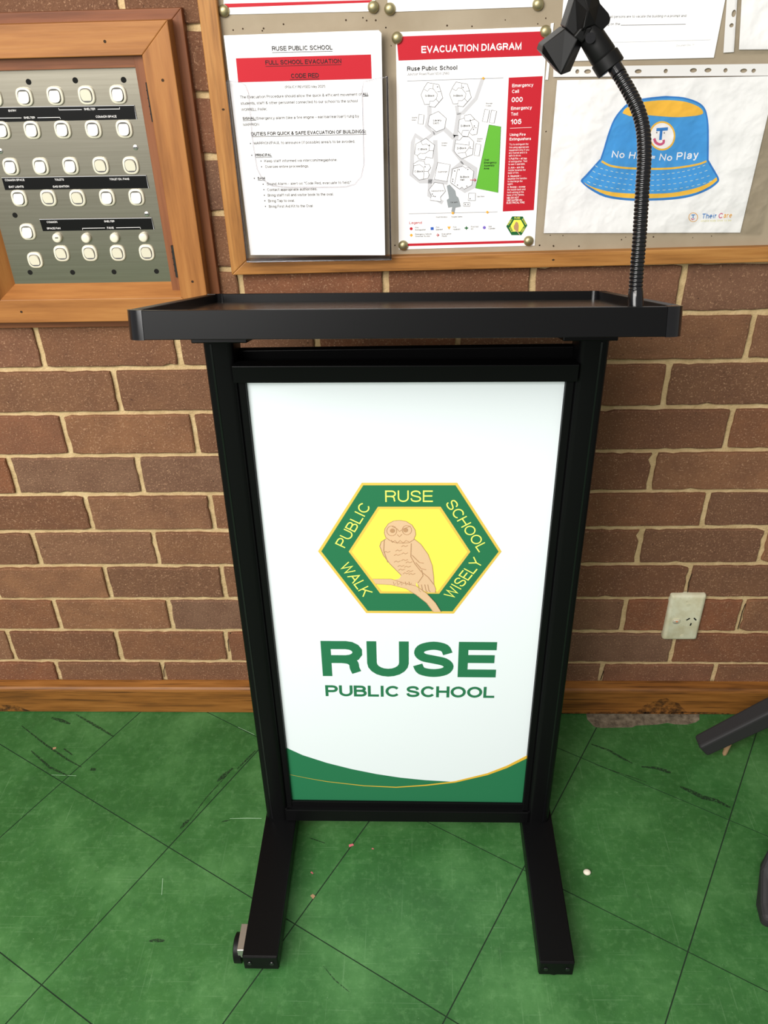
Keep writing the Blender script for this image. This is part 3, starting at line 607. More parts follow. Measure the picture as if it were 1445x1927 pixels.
for k in range(ribs):
    for f, r in ((0, .0064), (.18, .0073), (.5, .0076), (.82, .0073)): path.append(along(d_sl + (d_end-d_sl)*(k+f)/ribs)); rad.append(r)
path.append(along(d_end)); rad.append(.0064)
MB().tube(path, rad, 18).build('gooseneck', 'black_gloss', mic, smooth=True)
MB().tube([along(d_end-.008), along(d_end), along(Ltot), along(Ltot)+(along(Ltot)-along(Ltot-.01))], [.0078, .0078, .0074, .0074], 20).build('end_sleeve', 'black_gloss', mic, smooth=True, angle=40)
k7 = crop(1000, 0, 3.247)
bA, bB, bC = W(*k7((475, 400)), -.342), W(*k7((425, 315)), -.338), W(*k7((345, 190)), -.332)
ax = (bC-bA).normalized()
MB().tube([bA-ax*.004, bA-ax*.003, bA+ax*.009, bA+ax*.010], [.0145, .0155, .0155, .0145], 26).build('thread_collar', 'rubber', mic, smooth=True, angle=40)
MB().tube([bA+ax*.010, bA+ax*.012, bC, bC+ax*.006], [.0135, .0142, .0130, .0115], 24).build('swivel_barrel', 'rubber', mic, smooth=True, angle=40)
sc_ = W(*k7((360, 232)), -.352)
sn = (CAM-sc_).normalized()
MB().tube([sc_-sn*.012, sc_+sn*.001], .0052, 16).build('swivel_screw', 'black_gloss', mic)
def jaw(name, outline, inner, y0, y1):
    f = [W(*k7(q), y0) for q in outline]; c = sum(f, Vector())/len(f)
    b = [v + Vector((0, y1-y0, .0)) for v in f]; return MB().prism(f, b).build(name, 'rubber', mic, bevel=.0016)
def faceted(pts, offs, faces, y0, y1):
    f = [W(*k7(q), y0+o_) for q, o_ in zip(pts, offs)]; bk = [Vector((v.x, y1, v.z)) for v in f]; n = len(f)
    rim = [i for i in range(n) if i not in faces[-1]]; m = MB().add(f+bk, [tuple(fc) for fc in faces[:-1]] + [tuple(n+i for i in reversed(rim))] + [(rim[i], n+rim[i], n+rim[(i+1) % len(rim)], rim[(i+1) % len(rim)]) for i in range(len(rim))])
    return m.build('clip_jaw', 'rubber', mic, bevel=.0012)
faceted([(62, 322), (68, 276), (205, 172), (282, 238), (318, 252), (238, 438), (180, 460)], [.0, .010, .010, .0, .016, .016, .0], [(0, 1, 2, 3, 6), (6, 3, 4, 5), ()], -.348, -.304)
faceted([(205, 168), (262, -10), (300, -130), (390, -90), (420, 22), (472, 82), (484, 112), (478, 142), (432, 188), (388, 150), (335, 172), (312, 262), (275, 238), (345, 62), (322, 165)], [.012, .012, .012, .012, .012, .012, .012, .010, .006, .004, 0, .004, .010, -.002, -.002], [(0, 1, 2, 13, 14, 12), (2, 3, 4, 5, 6, 7, 8, 9, 10, 14, 13), (12, 14, 10, 11), (13, 14)], -.348, -.300)
jaw('clip_hinge', [(255, 225), (300, 170), (375, 165), (345, 230), (310, 262)], None, -.346, -.31)

# ================================================================ switch box on the wall
box = thing('switch_box', 'timber-framed recessed box with a steel plate of light switches beside the noticeboard', 'switch box', (.22, 0, .93))
XO0, XO1, ZO0, ZO1 = .012, .4240, .9135, 1.3700        # outer trim
XF0, XF1, ZF0, ZF1 = .0275, .4095, .9330, 1.3572       # front frame, outside
XI0, XI1, ZI0, ZI1 = .0700, .3670, .9720, 1.3160       # front frame, opening
XP0, XP1, ZP0, ZP1 = .0890, .3520, .9890, 1.3010       # steel plate
def framebars(o, i, y0, y1, mh, mv, name, chamfer=None):
    (a0, a1, c0, c1), (b0, b1, d0, d1) = o, i
    quads = {'top': [(a0, c1), (a1, c1), (b1, d1), (b0, d1)], 'right': [(a1, c1), (a1, c0), (b1, d0), (b1, d1)], 'bottom': [(a1, c0), (a0, c0), (b0, d0), (b1, d0)], 'left': [(a0, c0), (a0, c1), (b0, d1), (b0, d0)]}
    for k, q in quads.items():
        MB().prism([(x, y0, z) for x, z in q], [(x, y1, z) for x, z in q]).build(name, mh if k in ('top', 'bottom') else mv, box, bevel=.0012)
framebars((XO0, XO1, ZO0, ZO1), (XF0+.004, XF1-.004, ZF0+.004, ZF1-.004), -.0125, .008, 'trim_x', 'trim_z', 'outer_trim')
framebars((XF0, XF1, ZF0, ZF1), (XI0, XI1, ZI0, ZI1), -.0400, .004, 'pine_x', 'pine_z', 'frame_rail')
# bevelled inner lips: sill and left lip slope back to the plate, right and top are square rebates
MB().prism([(XI0, -.0395, ZI0), (XI1, -.0395, ZI0), (XI1-.004, -.013, ZP0+.001), (XP0, -.013, ZP0+.001)], [(XI0, -.008, ZI0), (XI1, -.008, ZI0), (XI1-.004, -.008, ZP0+.001), (XP0, -.008, ZP0+.001)]).build('sill', 'pine_x', box)
MB().prism([(XI0, -.0395, ZI0), (XP0, -.013, ZP0), (XP0, -.013, ZP1), (XI0, -.0395, ZI1)], [(XI0, -.008, ZI0), (XP0, -.008, ZP0), (XP0, -.008, ZP1), (XI0, -.008, ZI1)]).build('side_lip', 'pine_z', box)
MB().box(XP1-.001, XI1+.0005, -.028, -.006, ZP0-.014, ZI1).build('rebate', 'trim_z', box, bevel=.0008)
MB().box(XI0, XP1, -.026, -.006, ZP1-.001, ZI1+.0005).build('rebate', 'trim_x', box, bevel=.0008)
for a, b in (((279, 155), (289, 229)), ((325, 462), (335, 521))):
    pa, pb = W(*a, -.031), W(*b, -.031); xm = (pa.x+pb.x)/2
    h = MB().tube([(xm, -.031, pb.z), (xm, -.031, pa.z)], .0034, 12).build('hinge', 'hinge', box, smooth=True, angle=40)
    for t in (.2, .4, .6, .8): MB().tube([(xm, -.031, pb.z+(pa.z-pb.z)*t-.0006), (xm, -.031, pb.z+(pa.z-pb.z)*t+.0006)], .0040, 12).build('knuckle', 'hinge', h)
for q in ((197, 78), (306, 151), (40, 587), (362, 530)):
    a = W(*q, -.0405); MB().tube([(a.x, -.0402, a.z), (a.x, -.0405, a.z)], .0020, 10).build('nail_hole', 'stain', box)
plate = MB().box(XP0-.002, XP1+.002, -.0135, -.011, ZP0-.004, ZP1+.004).build('steel_plate', 'steel', box)
PLY = -.0135
def superell(cx, cz, rx, rz, y, n=28, e=2.8):
    out = []
    for k in range(n):
        t = 2*math.pi*k/n; c, s_ = math.cos(t), math.sin(t)
        out.append(Vector((cx+rx*math.copysign(abs(c)**(2/e), c), y, cz+rz*math.copysign(abs(s_)**(2/e), s_))))
    return out
def ring_mesh(loops):
    b = MB(); n = len(loops[0]); vs = [v for l in loops for v in l]
    b.add(vs, [(r*n+i, r*n+(i+1) % n, (r+1)*n+(i+1) % n, (r+1)*n+i) for r in range(len(loops)-1) for i in range(n)] + [tuple(range((len(loops)-1)*n, len(loops)*n))]); return b
SWR, SWZ = .0121, .0126
def switch(q):
    c = W(*q, PLY-.003)
    sw = ring_mesh([superell(c.x, c.z, SWR, SWZ, PLY+.001), superell(c.x, c.z, SWR, SWZ, PLY-.002), superell(c.x, c.z, SWR-.0010, SWZ-.0010, PLY-.0032), superell(c.x, c.z, SWR-.0030, SWZ-.0030, PLY-.0034), superell(c.x, c.z, SWR-.0034, SWZ-.0034, PLY-.0029)]).build('switch', 'cream', box, smooth=True, angle=50)
    ring_mesh([superell(c.x, c.z, SWR-.0033, SWZ-.0033, PLY-.0035), superell(c.x, c.z, SWR-.0038, SWZ-.0038, PLY-.0034)]).build('surround_line', 'ink_grey', sw)
    return sw, c
rocker_mesh = {}
def rocker(sw, c, on):
    r, z = SWR-.0040, SWZ-.0040
    b = MB(); lo = superell(c.x, c.z, r, z, PLY-.0016, 24)
    hi = []
    for v in superell(c.x, c.z, r-.0004, z-.0004, 0, 24):
        t = (v.z-c.z)/z; tilt = .0022*t*(1 if on else -1); hi.append(Vector((v.x, PLY-.0052-tilt, v.z)))
    n = 24; b.add(lo+hi, [(i, (i+1) % n, n+(i+1) % n, n+i) for i in range(n)] + [tuple(n+i for i in range(n))])
    b.build('rocker', 'cream', sw, bevel=0)
k1 = crop(0, 0, 3.44); k2 = crop(0, 280, 3.44)
rows = [[k1(q) for q in ((-45, 632), (155, 628), (355, 622), (558, 618), (762, 613))], [k1(q) for q in ((10, 845), (205, 843), (403, 840), (602, 838), (802, 836))], [k2(q) for q in ((68, 118), (262, 116), (455, 113), (650, 111), (845, 110))],
        [k2(q) for q in ((122, 322), (311, 320), (500, 320), (692, 317), (882, 315))], [k2((177, 540))], [k2(q) for q in ((225, 723), (396, 680), (579, 678), (760, 677), (948, 674))]]
onset = {(2, 3), (2, 4), (3, 1), (3, 2), (5, 0), (5, 1), (5, 2), (5, 3), (5, 4), (0, 3)}
for i, r in enumerate(rows):
    for j, q in enumerate(r):
        sw, c = switch(q); rocker(sw, c, (i, j) in onset)
for j, q in enumerate(((368, 578), (555, 580), (740, 578), (927, 574))):
    c = W(*k2(q), PLY-.004); n = 20
    loops = [[Vector((c.x+r*math.cos(2*math.pi*k/n), y, c.z+r*math.sin(2*math.pi*k/n))) for k in range(n)] for r, y in ((.0072, PLY+.0005), (.0072, PLY-.004), (.0066, PLY-.0058), (.0050, PLY-.0066))]
    kn = ring_mesh(loops).build('knob', 'cream', box, smooth=True, angle=50)
    if j == 0: MB().box(c.x-.0016, c.x+.0032, PLY-.0070, PLY-.0062, c.z+.0004, c.z+.0018).build('pointer', 'hinge', kn)
for f_, q in [(k1, (185, 530)), (k1, (487, 520)), (k1, (800, 517)), (k2, (97, 430)), (k2, (195, 800)), (k2, (470, 800)), (k2, (738, 797)), (k2, (1013, 793))]:
    c = W(*f_(q), PLY); MB().tube([(c.x, PLY+.0005, c.z), (c.x, PLY-.0003, c.z)], .0040, 16).build('screw_hole', 'dark_hole', box)
for f_, q in [(k1, (877, 955)), (k1, (2, 978)), (k2, (950, 422))]:
    c = W(*f_(q), PLY); s_ = MB().tube([(c.x, PLY+.0005, c.z), (c.x, PLY-.0008, c.z), (c.x, PLY-.0014, c.z)], [.0040, .0038, .0026], 16).build('screw', 'zinc', box, smooth=True, angle=40)
    MB().box(c.x-.0026, c.x+.0026, PLY-.0017, PLY-.0012, c.z-.0005, c.z+.0005).build('slot', 'dark_hole', s_)
def strip(tl, tr, br, bl, rim=True):
    pl = Plane((0, 1, 0), PLY-.0012, (0, 0, 1))
    o = MB().slab([pl.at(q) for q in (tl, tr, br, bl)], (0, .0012, 0)).build('label_strip', 'label_black', box)
    p = new_print(pl, o)
    p.line('strip_edge', 'pale_grey', [tl, tr, br], 1.0, 2); return p
p = strip(k1((-200, 698)), k1((868, 682)), k1((884, 772)), k1((-180, 794)))
L_ = 'white_ink'
def lab(p, f_, txt, a, b, h, bold=.15): p.text('label_lettering', L_, txt, f_(a), f_(b), h/3.44, 2, bold)
lab(p, k1, 'ENTRY', (57, 723), (108, 722), 13); lab(p, k1, 'SHELTER', (546, 713), (618, 712), 14); lab(p, k1, 'SHELTER', (156, 768), (228, 767), 13); lab(p, k1, 'COMMON SPACE', (622, 762), (756, 760), 14)
for a in (((380, 700), (382, 711), (530, 709)), ((633, 707), (776, 705), (774, 694)), ((-150, 766), (140, 763)), ((243, 762), (388, 759), (392, 770))): p.line('label_lines', L_, [k1(q) for q in a], .8, 2)
p = strip(k2((10, 187)), k2((945, 172)), k2((962, 255)), k2((33, 267)))
lab(p, k2, 'COMMON SPACE', (34, 209), (160, 207), 13); lab(p, k2, 'TOILETS', (356, 206), (415, 205), 13); lab(p, k2, 'TOILET EX. FANS', (710, 203), (838, 201), 13); lab(p, k2, 'EXIT LIGHTS', (60, 253), (155, 251), 13); lab(p, k2, 'GAS IGNITION', (344, 251), (449, 249), 13)
p = strip(k2((255, 457)), k2((980, 447)), k2((997, 522)), k2((278, 533)))
lab(p, k2, 'COMMON', (305, 480), (372, 479), 12); lab(p, k2, 'SHELTER', (676, 475), (742, 474), 12); lab(p, k2, 'SPACE FAN', (306, 521), (393, 520), 12); lab(p, k2, 'FANS', (695, 518), (738, 517), 13)
for a in (((536, 524), (534, 514), (680, 512)), ((752, 511), (908, 508), (910, 518))): p.line('label_lines', L_, [k2(q) for q in a], .8, 2)

# ================================================================ noticeboard
nb = thing('noticeboard', 'long grey pinboard in an oiled timber frame fixed to the brick wall', 'noticeboard', (1.2, 0, 1.0))
BY, FY = -.010, -.022
bl, br_ = W(435, 518, FY), W(1445, 493.5, FY); sl = (br_.z-bl.z)/(br_.x-bl.x)
XB0, XB1, ZBT = .4495, 2.05, 1.78; WB = .0265
zb = lambda x: bl.z + sl*(x-bl.x)
MB().prism([(XB0, FY, zb(XB0)), (XB1, FY, zb(XB1)), (XB1-WB, FY, zb(XB1)+.0235), (XB0+WB, FY, zb(XB0)+.0235)], [(XB0, .006, zb(XB0)), (XB1, .006, zb(XB1)), (XB1-WB, .006, zb(XB1)+.0235), (XB0+WB, .006, zb(XB0)+.0235)]).build('frame_rail', 'frame_x', nb, bevel=.0015)
for a, b in ((XB0, XB0+WB), (XB1, XB1-WB)):
    MB().prism([(a, FY, zb(a)), (b, FY, zb(a)+.0235), (b, FY, ZBT-WB), (a, FY, ZBT)], [(a, .006, zb(a)), (b, .006, zb(a)+.0235), (b, .006, ZBT-WB), (a, .006, ZBT)]).build('frame_rail', 'frame_z', nb, bevel=.0015)
MB().prism([(XB0, FY, ZBT), (XB0+WB, FY, ZBT-WB), (XB1-WB, FY, ZBT-WB), (XB1, FY, ZBT)], [(XB0, .006, ZBT), (XB0+WB, .006, ZBT-WB), (XB1-WB, .006, ZBT-WB), (XB1, .006, ZBT)]).build('frame_rail', 'frame_x', nb, bevel=.0015)
MB().box(XB0+.01, XB1-.01, BY, .004, zb(XB0)+.006, ZBT-.01).build('pinboard', 'board', nb)
pm = MB(); rp = random.Random(5)
k3 = crop(400, 0, 4.014); k4 = crop(400, 230, 4.014); k5e = crop(720, 30, 4.25); k6e = crop(720, 240, 4.25); k8 = crop(1000, 200, 3.247)
marks = [k3(q) for q in ((155, 227), (228, 217), (535, 183), (1007, 152), (1163, 155), (1232, 153), (1308, 210), (1135, 134), (385, 215), (375, 232))] + [k5e(q) for q in ((515, 77), (980, 32), (1304, 18), (1240, 63), (25, 93), (714, 83), (68, 238))] + [k6e(q) for q in ((50, 97), (1305, 33), (1255, 942), (98, 942), (1340, 862), (1365, 945))] + [k8(q) for q in ((90, 153), (550, 815), (575, 800), (985, 803), (745, 798), (1100, 793), (192, 790), (290, 855), (135, 855), (48, 850), (1290, 690))]
for q in marks:
    c = W(*q, BY-.0003); r = rp.uniform(.0007, .0013); pm.poly([(c.x+r*math.cos(t*math.pi/4), c.y, c.z+r*math.sin(t*math.pi/4)) for t in range(8)])
o = pm.build('pin_marks', 'stain', nb); o['kind'] = 'stuff'
for q in ((465, 132), (420, 206), (1041, 489), (478, 850)):
    if q[1] < 600: c = W(*q, FY-.0002); MB().poly([(c.x+.0022*math.cos(t*math.pi/4), FY-.0003, c.z+.0015*math.sin(t*math.pi/4)) for t in range(8)]).build('knot_hole', 'stain', nb)
PAY = BY - .0012
def sheet(name, label, cat, pts, Y=PAY, group=None, th=.0006):
    pl = wallplane(Y); q = [pl.at(a) for a in pts]; c = sum(q, Vector())/len(q)
    o = MB().slab(q, (0, th, 0)).build(name, 'paper', None, (c.x, Y, min(v.z for v in q))); tag(o, label, cat, group); return o, new_print(pl, o)
def pin(q, label, Y):
    c = W(*q, Y-.004); n = 20
    prof = [(.0078, 0), (.0078, -.0012), (.0070, -.0034), (.0050, -.0052), (.0022, -.0062)]
    b = ring_mesh([[Vector((c.x+r*math.cos(2*math.pi*k/n), Y+y, c.z+r*math.sin(2*math.pi*k/n))) for k in range(n)] for r, y in prof])
    o = b.build('push_pin', 'brass', None, (c.x, Y, c.z), smooth=True); tag(o, label, 'push pin', 'brass push pins on the noticeboard')
# two sheets whose lower edges show at the top
o, p = sheet('notice_sheet', 'white sheet with a thin red line along its bottom edge above the acrylic holder', 'notice', [(417, -360), (701, -370), (706, 21), (421, 27.5)])
p.poly('red_line', 'red', [(422, 7), (700, 0), (700, 4.5), (422, 14.5)], 1)
pin((420.5, 20.5), 'brass push pin in the bottom corner of the red-lined sheet by the frame', PAY); pin((702, 13.5), 'brass push pin in the bottom corner of the red-lined sheet away from the frame', PAY)
o, p = sheet('notice_sheet', 'plain white sheet pinned above the evacuation diagram', 'notice', [(725, -360), (1026, -372), (1020, 12.5), (729.5, 22.5)])
pin((733.5, 17), 'brass push pin holding the plain white sheet next to the red-lined sheet', PAY); pin((1013, 8.5), 'brass push pin holding the plain white sheet behind the microphone clip', PAY)
# evacuation diagram
o, p = sheet('evacuation_diagram', 'red and white evacuation diagram sheet with a site map and green oval', 'poster', [(744.7, 60.5), (1030, 50), (1006, 462), (750.6, 469.5)])
def e5(*q): return [k5e(a) for a in q]
def e6(*q): return [k6e(a) for a in q]
p.poly('red_header', 'red', e5((110, 165), (1302, 122), (1275, 318), (127, 357)), 1)
p.text('header_lettering', 'white_ink', 'EVACUATION DIAGRAM', *e5((310, 297), (1108, 268)), 56/4.25, 2, .19)
p.text('lettering', 'ink', 'Ruse Public School', *e5((196, 440), (597, 430)), 36/4.25, 1, .20); p.text('lettering', 'ink_grey', 'Junction Road Ruse NSW 2560', *e5((196, 476), (531, 468)), 20/4.25, 1, .11)
p.poly('red_column', 'red', [k5e((1008, 493)), k5e((1279, 481)), k6e((1208, 660)), k6e((960, 671))], 1)
for t_, a, b, h, f_ in (('Emergency', (1035, 570), (1203, 563), 26, k5e), ('Call', (1034, 617), (1090, 614), 26, k5e), ('000', (1030, 690), (1118, 687), 40, k5e), ('Emergency', (1026, 752), (1191, 745), 26, k5e), ('Text', (1026, 797), (1082, 795), 26, k5e), ('106', (1024, 867), (1108, 863), 40, k5e), ('Using Fire', (1016, 68), (1142, 65), 22, k6e), ('Extinguishers', (1014, 103), (1185, 99), 22, k6e)):
    p.text('column_lettering', 'white_ink', t_, f_(a), f_(b), h/4.25, 2, .17)
p.line('column_rule', 'white_ink', e5((1018, 898), (1190, 891)), .6, 2)
for t_, a, b in (('Try to extinguish the', (1013, 142), (1165, 138)), ('fire using appropriate', (1012, 166), (1168, 162)), ('equipment only if you', (1010, 188), (1170, 184)), ('are trained and it is', (1009, 210), (1154, 206)), ('safe to do so.', (1008, 232), (1106, 229)), ('1. Pull Pin – at top', (1007, 257), (1152, 253)), ('of extinguisher. Test', (1006, 279), (1155, 275)), ('to see if operable.', (1005, 301), (1138, 297)), ('2. Aim – aim the', (1004, 328), (1130, 324)), ('nozzle towards the', (1003, 349), (1142, 345)), ('base of fire.', (1002, 370), (1088, 367)), ('3. Squeeze –', (1001, 395), (1106, 392)), ('squeeze the handles', (1000, 416), (1152, 412)), ('to discharge the', (999, 438), (1118, 435)), ('agent.', (998, 459), (1042, 457)), ('4. Sweep – sweep', (997, 483), (1140, 479)), ('the nozzle back and', (996, 504), (1140, 500)), ('forth aiming at the', (995, 526), (1128, 522)), ('base of the flames.', (994, 547), (1132, 543)), ('NB: DO NOT', (993, 570), (1088, 567)), ('USE WATER ON', (992, 590), (1114, 587)), ('ELECTRICAL FIRE', (990, 610), (1134, 606))):
    p.text('column_small_print', 'white_ink', t_, k6e(a), k6e(b), 15/4.25, 2, .16 if t_[0] in 'NUE1234' else .12)
gp = lambda pts, wd: p.line('map_path', 'map_grey', pts, wd, 1)
gp([k5e((372, 715)), k5e((374, 800)), k5e((350, 880)), k5e((405, 940)), k5e((330, 1000)), k6e((260, 60)), k6e((240, 120)), k6e((230, 380)), k6e((300, 430)), k6e((400, 430)), k6e((520, 440))], 8)
gp(e5((800, 500), (745, 660), (640, 775), (600, 780), (590, 715)), 7); gp([k5e((610, 775)), k5e((590, 900)), k5e((580, 960)), k6e((590, 60)), k6e((570, 180)), k6e((640, 270)), k6e((740, 330)), k6e((730, 470)), k6e((660, 505)), k6e((560, 440)), k6e((560, 340)), k6e((640, 280))], 9)
gp([k5e((405, 940)), k5e((490, 900)), k5e((570, 975))], 9); gp(e6((420, 100), (425, 280), (380, 420), (370, 540), (480, 600)), 8)
p.line('map_rule', 'line_grey', e5((196, 520), (965, 495)), .7, 2); p.line('map_rule', 'line_grey', e6((210, 689), (918, 674)), .7, 2)
def bld(f_, pts, ins=()):
    q = [f_(a) for a in pts]; p.poly('building', 'paper', q, 2); p.line('building_outline', 'ink_grey', q, .75, 3, True)
    for s_ in ins: p.line('building_outline', 'ink_grey', [f_(a) for a in s_], .7, 3)
for dx, dy in ((0, 0), (228, -4)):
    sq = lambda l: [(a+dx, b+dy) for a, b in l]
    bld(k5e, sq([(358, 532), (448, 548), (465, 602), (480, 655), (415, 730), (372, 722), (372, 705), (335, 708), (306, 630), (330, 575)]), [sq(l) for l in ([(330, 585), (358, 602), (375, 580), (404, 582), (438, 625), (430, 660), (405, 682), (376, 680), (374, 706)], [(404, 545), (402, 580)], [(436, 607), (465, 602)], [(425, 664), (450, 690)])])
bld(k5e, [(445, 762), (508, 818), (494, 900), (428, 926), (362, 872), (375, 795)]); bld(k5e, [(290, 785), (331, 791), (322, 866), (282, 860)]); bld(k5e, [(817, 745), (855, 753), (835, 850), (796, 842)]); bld(k5e, [(870, 753), (911, 760), (890, 858), (852, 850)])
bld(k5e, [(655, 795), (700, 785), (735, 825), (768, 850), (752, 945), (715, 952), (690, 930), (680, 965), (640, 960), (602, 918), (612, 830), (652, 815)], ([(652, 815), (660, 840), (700, 838), (735, 825)], [(700, 838), (720, 890), (752, 895)], [(690, 930), (720, 890)], [(630, 945), (640, 915), (690, 915)]))
bld(k6e, [(345, 85), (415, 140), (405, 185), (400, 245), (345, 235), (335, 258), (288, 250), (275, 222), (255, 212), (265, 130), (305, 110)], ([(305, 110), (318, 138), (350, 130), (375, 150), (370, 185), (342, 205), (320, 208), (300, 205), (278, 222)], [(372, 185), (405, 185)]))
bld(k6e, [(290, 262), (332, 270), (338, 295), (370, 292), (384, 320), (362, 350), (372, 375), (362, 405), (290, 418), (240, 370), (250, 305), (245, 290)], ([(250, 305), (295, 295), (330, 320), (330, 348), (326, 410)], [(330, 348), (362, 350)]))
bld(k6e, [(440, 278), (540, 296), (514, 430), (412, 412)]); bld(k6e, [(640, 72), (690, 75), (728, 112), (718, 215), (632, 250), (592, 215), (570, 185), (584, 98), (615, 100)], ([(584, 128), (690, 140), (686, 165), (660, 198), (600, 205)], [(690, 140), (690, 110)], [(660, 198), (672, 230)], [(690, 165), (725, 170)]))
bld(k6e, [(745, 128), (785, 135), (770, 228), (730, 220)]); bld(k6e, [(560, 330), (640, 308), (664, 325), (682, 315), (728, 350), (712, 460), (650, 492), (635, 475), (612, 490), (540, 435)], ([(600, 325), (575, 450)],)); bld(k6e, [(415, 438), (482, 448), (502, 508), (462, 555), (464, 592), (378, 580), (390, 545), (368, 498)]); bld(k6e, [(688, 524), (742, 524), (740, 584), (683, 582)]); bld(k6e, [(648, 600), (698, 600), (696, 628), (644, 626)])
p.poly('oval', 'oval_green', [k5e((850, 870)), k5e((944, 884)), k6e((922, 520)), k6e((742, 484))], 2); p.line('oval_outline', 'legend_green', [k5e((850, 870)), k5e((944, 884)), k6e((922, 520)), k6e((742, 484))], .6, 3, True)
p.poly('car_park', 'carpark_grey', e6((512, 465), (535, 455), (580, 505), (588, 545), (605, 560), (625, 632), (582, 640), (574, 680), (548, 672), (556, 635), (524, 640), (512, 578), (530, 565)), 2)
for t_, f_, a, b, h in (('G-Block', k5e, (338, 646), (412, 644), 16), ('H-Block', k5e, (566, 645), (640, 643), 16), ('Library', k5e, (404, 842), (468, 840), 15), ('I.M.C.', k5e, (404, 864), (456, 862), 15), ('D-Block', k5e, (624, 886), (697, 884), 16), ('C-Block', k6e, (282, 180), (354, 178), 15), ('D-Block', k6e, (594, 172), (666, 170), 15), ('C-Block', k6e, (254, 358), (324, 356), 15), ('B-Block', k6e, (620, 402), (690, 400), 15), ('Hall', k6e, (620, 424), (652, 423), 15), ('Oval', k6e, (812, 265), (848, 264), 15), ('Emergency', k6e, (810, 288), (908, 285), 15), ('Assembly', k6e, (810, 311), (892, 308), 15), ('Area', k6e, (808, 334), (850, 332), 15)): p.text('map_lettering', 'ink', t_, f_(a), f_(b), h/4.25, 4, .15)
for t_, f_, a, b in (('Quadrangle', k6e, (440, 358), (516, 356)), ('Administration', k6e, (388, 512), (490, 509)), ('Car park', k6e, (542, 602), (598, 600)), ('Gas Store', k6e, (754, 556), (812, 554)), ('Shelter', k6e, (754, 95), (800, 93)), ('Shed', k6e, (752, 112), (786, 111)), ('Grassy', k6e, (470, 128), (516, 126)), ('Slope', k6e, (470, 147), (508, 146)), ('Shelter', k5e, (232, 818), (277, 816)), ('Shed', k5e, (231, 837), (265, 836)), ('Storage', k5e, (824, 704), (876, 702)), ('Crates', k5e, (822, 723), (867, 722)), ('Front Entrance', k6e, (427, 720), (515, 718)), ('Double Gates', k6e, (550, 718), (636, 716))): p.text('map_small_lettering', 'ink_grey', t_, f_(a), f_(b), 11/4.25, 4, .13)
for q in (k5e((438, 566)), k5e((642, 570)), k5e((700, 832)), k5e((732, 878)), k5e((725, 905)), k6e((372, 140)), k6e((698, 155)), k6e((338, 312)), k6e((610, 335)), k6e((680, 333)), k6e((575, 346)), k6e((396, 530)), k6e((404, 546)), k6e((418, 550)), k6e((698, 568)), k6e((560, 412)), k6e((558, 428)), k6e((597, 458)), k6e((672, 467)), k6e((659, 613)), k6e((682, 613))): p.disc('map_dot', 'ink_grey', q, 1.1, 5, 8)
for q in (k5e((804, 497)), k6e((560, 682)), k6e((836, 675))): p.poly('access_diamond', 'orange_ink', [(q[0]-3, q[1]), (q[0], q[1]+2.8), (q[0]+3, q[1]), (q[0], q[1]-2.8)], 5)
for f_, y0, x0 in ((k6e, 418, 698), (k6e, 858, 428)):
    ln = 48 if y0 == 418 else 22
    p.line('red_arrow', 'red', [f_((x0, y0)), f_((x0+ln, y0))], 1.0, 5); p.line('red_arrow', 'red', [f_((x0+ln-14, y0-12)), f_((x0+ln, y0)), f_((x0+ln-14, y0+12))], 1.0, 5)
p.text('legend_title', 'red', 'Legend', *e6((213, 772), (313, 770)), 20/4.25, 1, .16)
p.disc('legend_dot', 'red', k6e((228, 809)), 2.8, 1); p.poly('legend_square', 'legend_blue', e6((384, 820), (408, 819), (407, 796), (383, 797)), 1); p.poly('legend_triangle', 'orange_ink', e6((516, 792), (545, 791), (531, 818)), 1); p.poly('legend_cross', 'legend_green', e6((655, 808), (665, 808), (665, 817), (674, 817), (674, 808), (684, 808), (684, 799), (674, 799), (674, 790), (665, 790), (665, 799), (655, 799)), 1); p.disc('legend_cylinder', 'legend_violet', k6e((813, 800)), 2.9, 1); q = k6e((229, 861)); p.poly('access_diamond', 'orange_ink', [(q[0]-3.3, q[1]), (q[0], q[1]+3.3), (q[0]+3.3, q[1]), (q[0], q[1]-3.3)], 1)
for t_, a, b in (('Fire', (260, 806), (286, 805)), ('Extinguisher', (260, 824), (345, 822)), ('Fire', (427, 804), (452, 803)), ('Blanket', (427, 822), (480, 820)), ('Fire', (564, 802), (589, 801)), ('Hydrant', (564, 820), (619, 818)), ('First Aid', (706, 800), (763, 798)), ('Kit', (706, 817), (724, 816)), ('Gas', (846, 797), (871, 796)), ('Cylinder', (846, 814), (900, 812)), ('Emergency Vehicle', (260, 859), (390, 856)), ('Stretcher Access', (261, 876), (378, 873)), ('Evacuation', (473, 857), (548, 855)), ('Route', (474, 874), (513, 873))): p.text('legend_lettering', 'ink', t_, k6e(a), k6e(b), 12/4.25, 1, .14)
p.poly('footer_line', 'red', e6((196, 928), (1142, 902), (1140, 922), (196, 948)), 1)
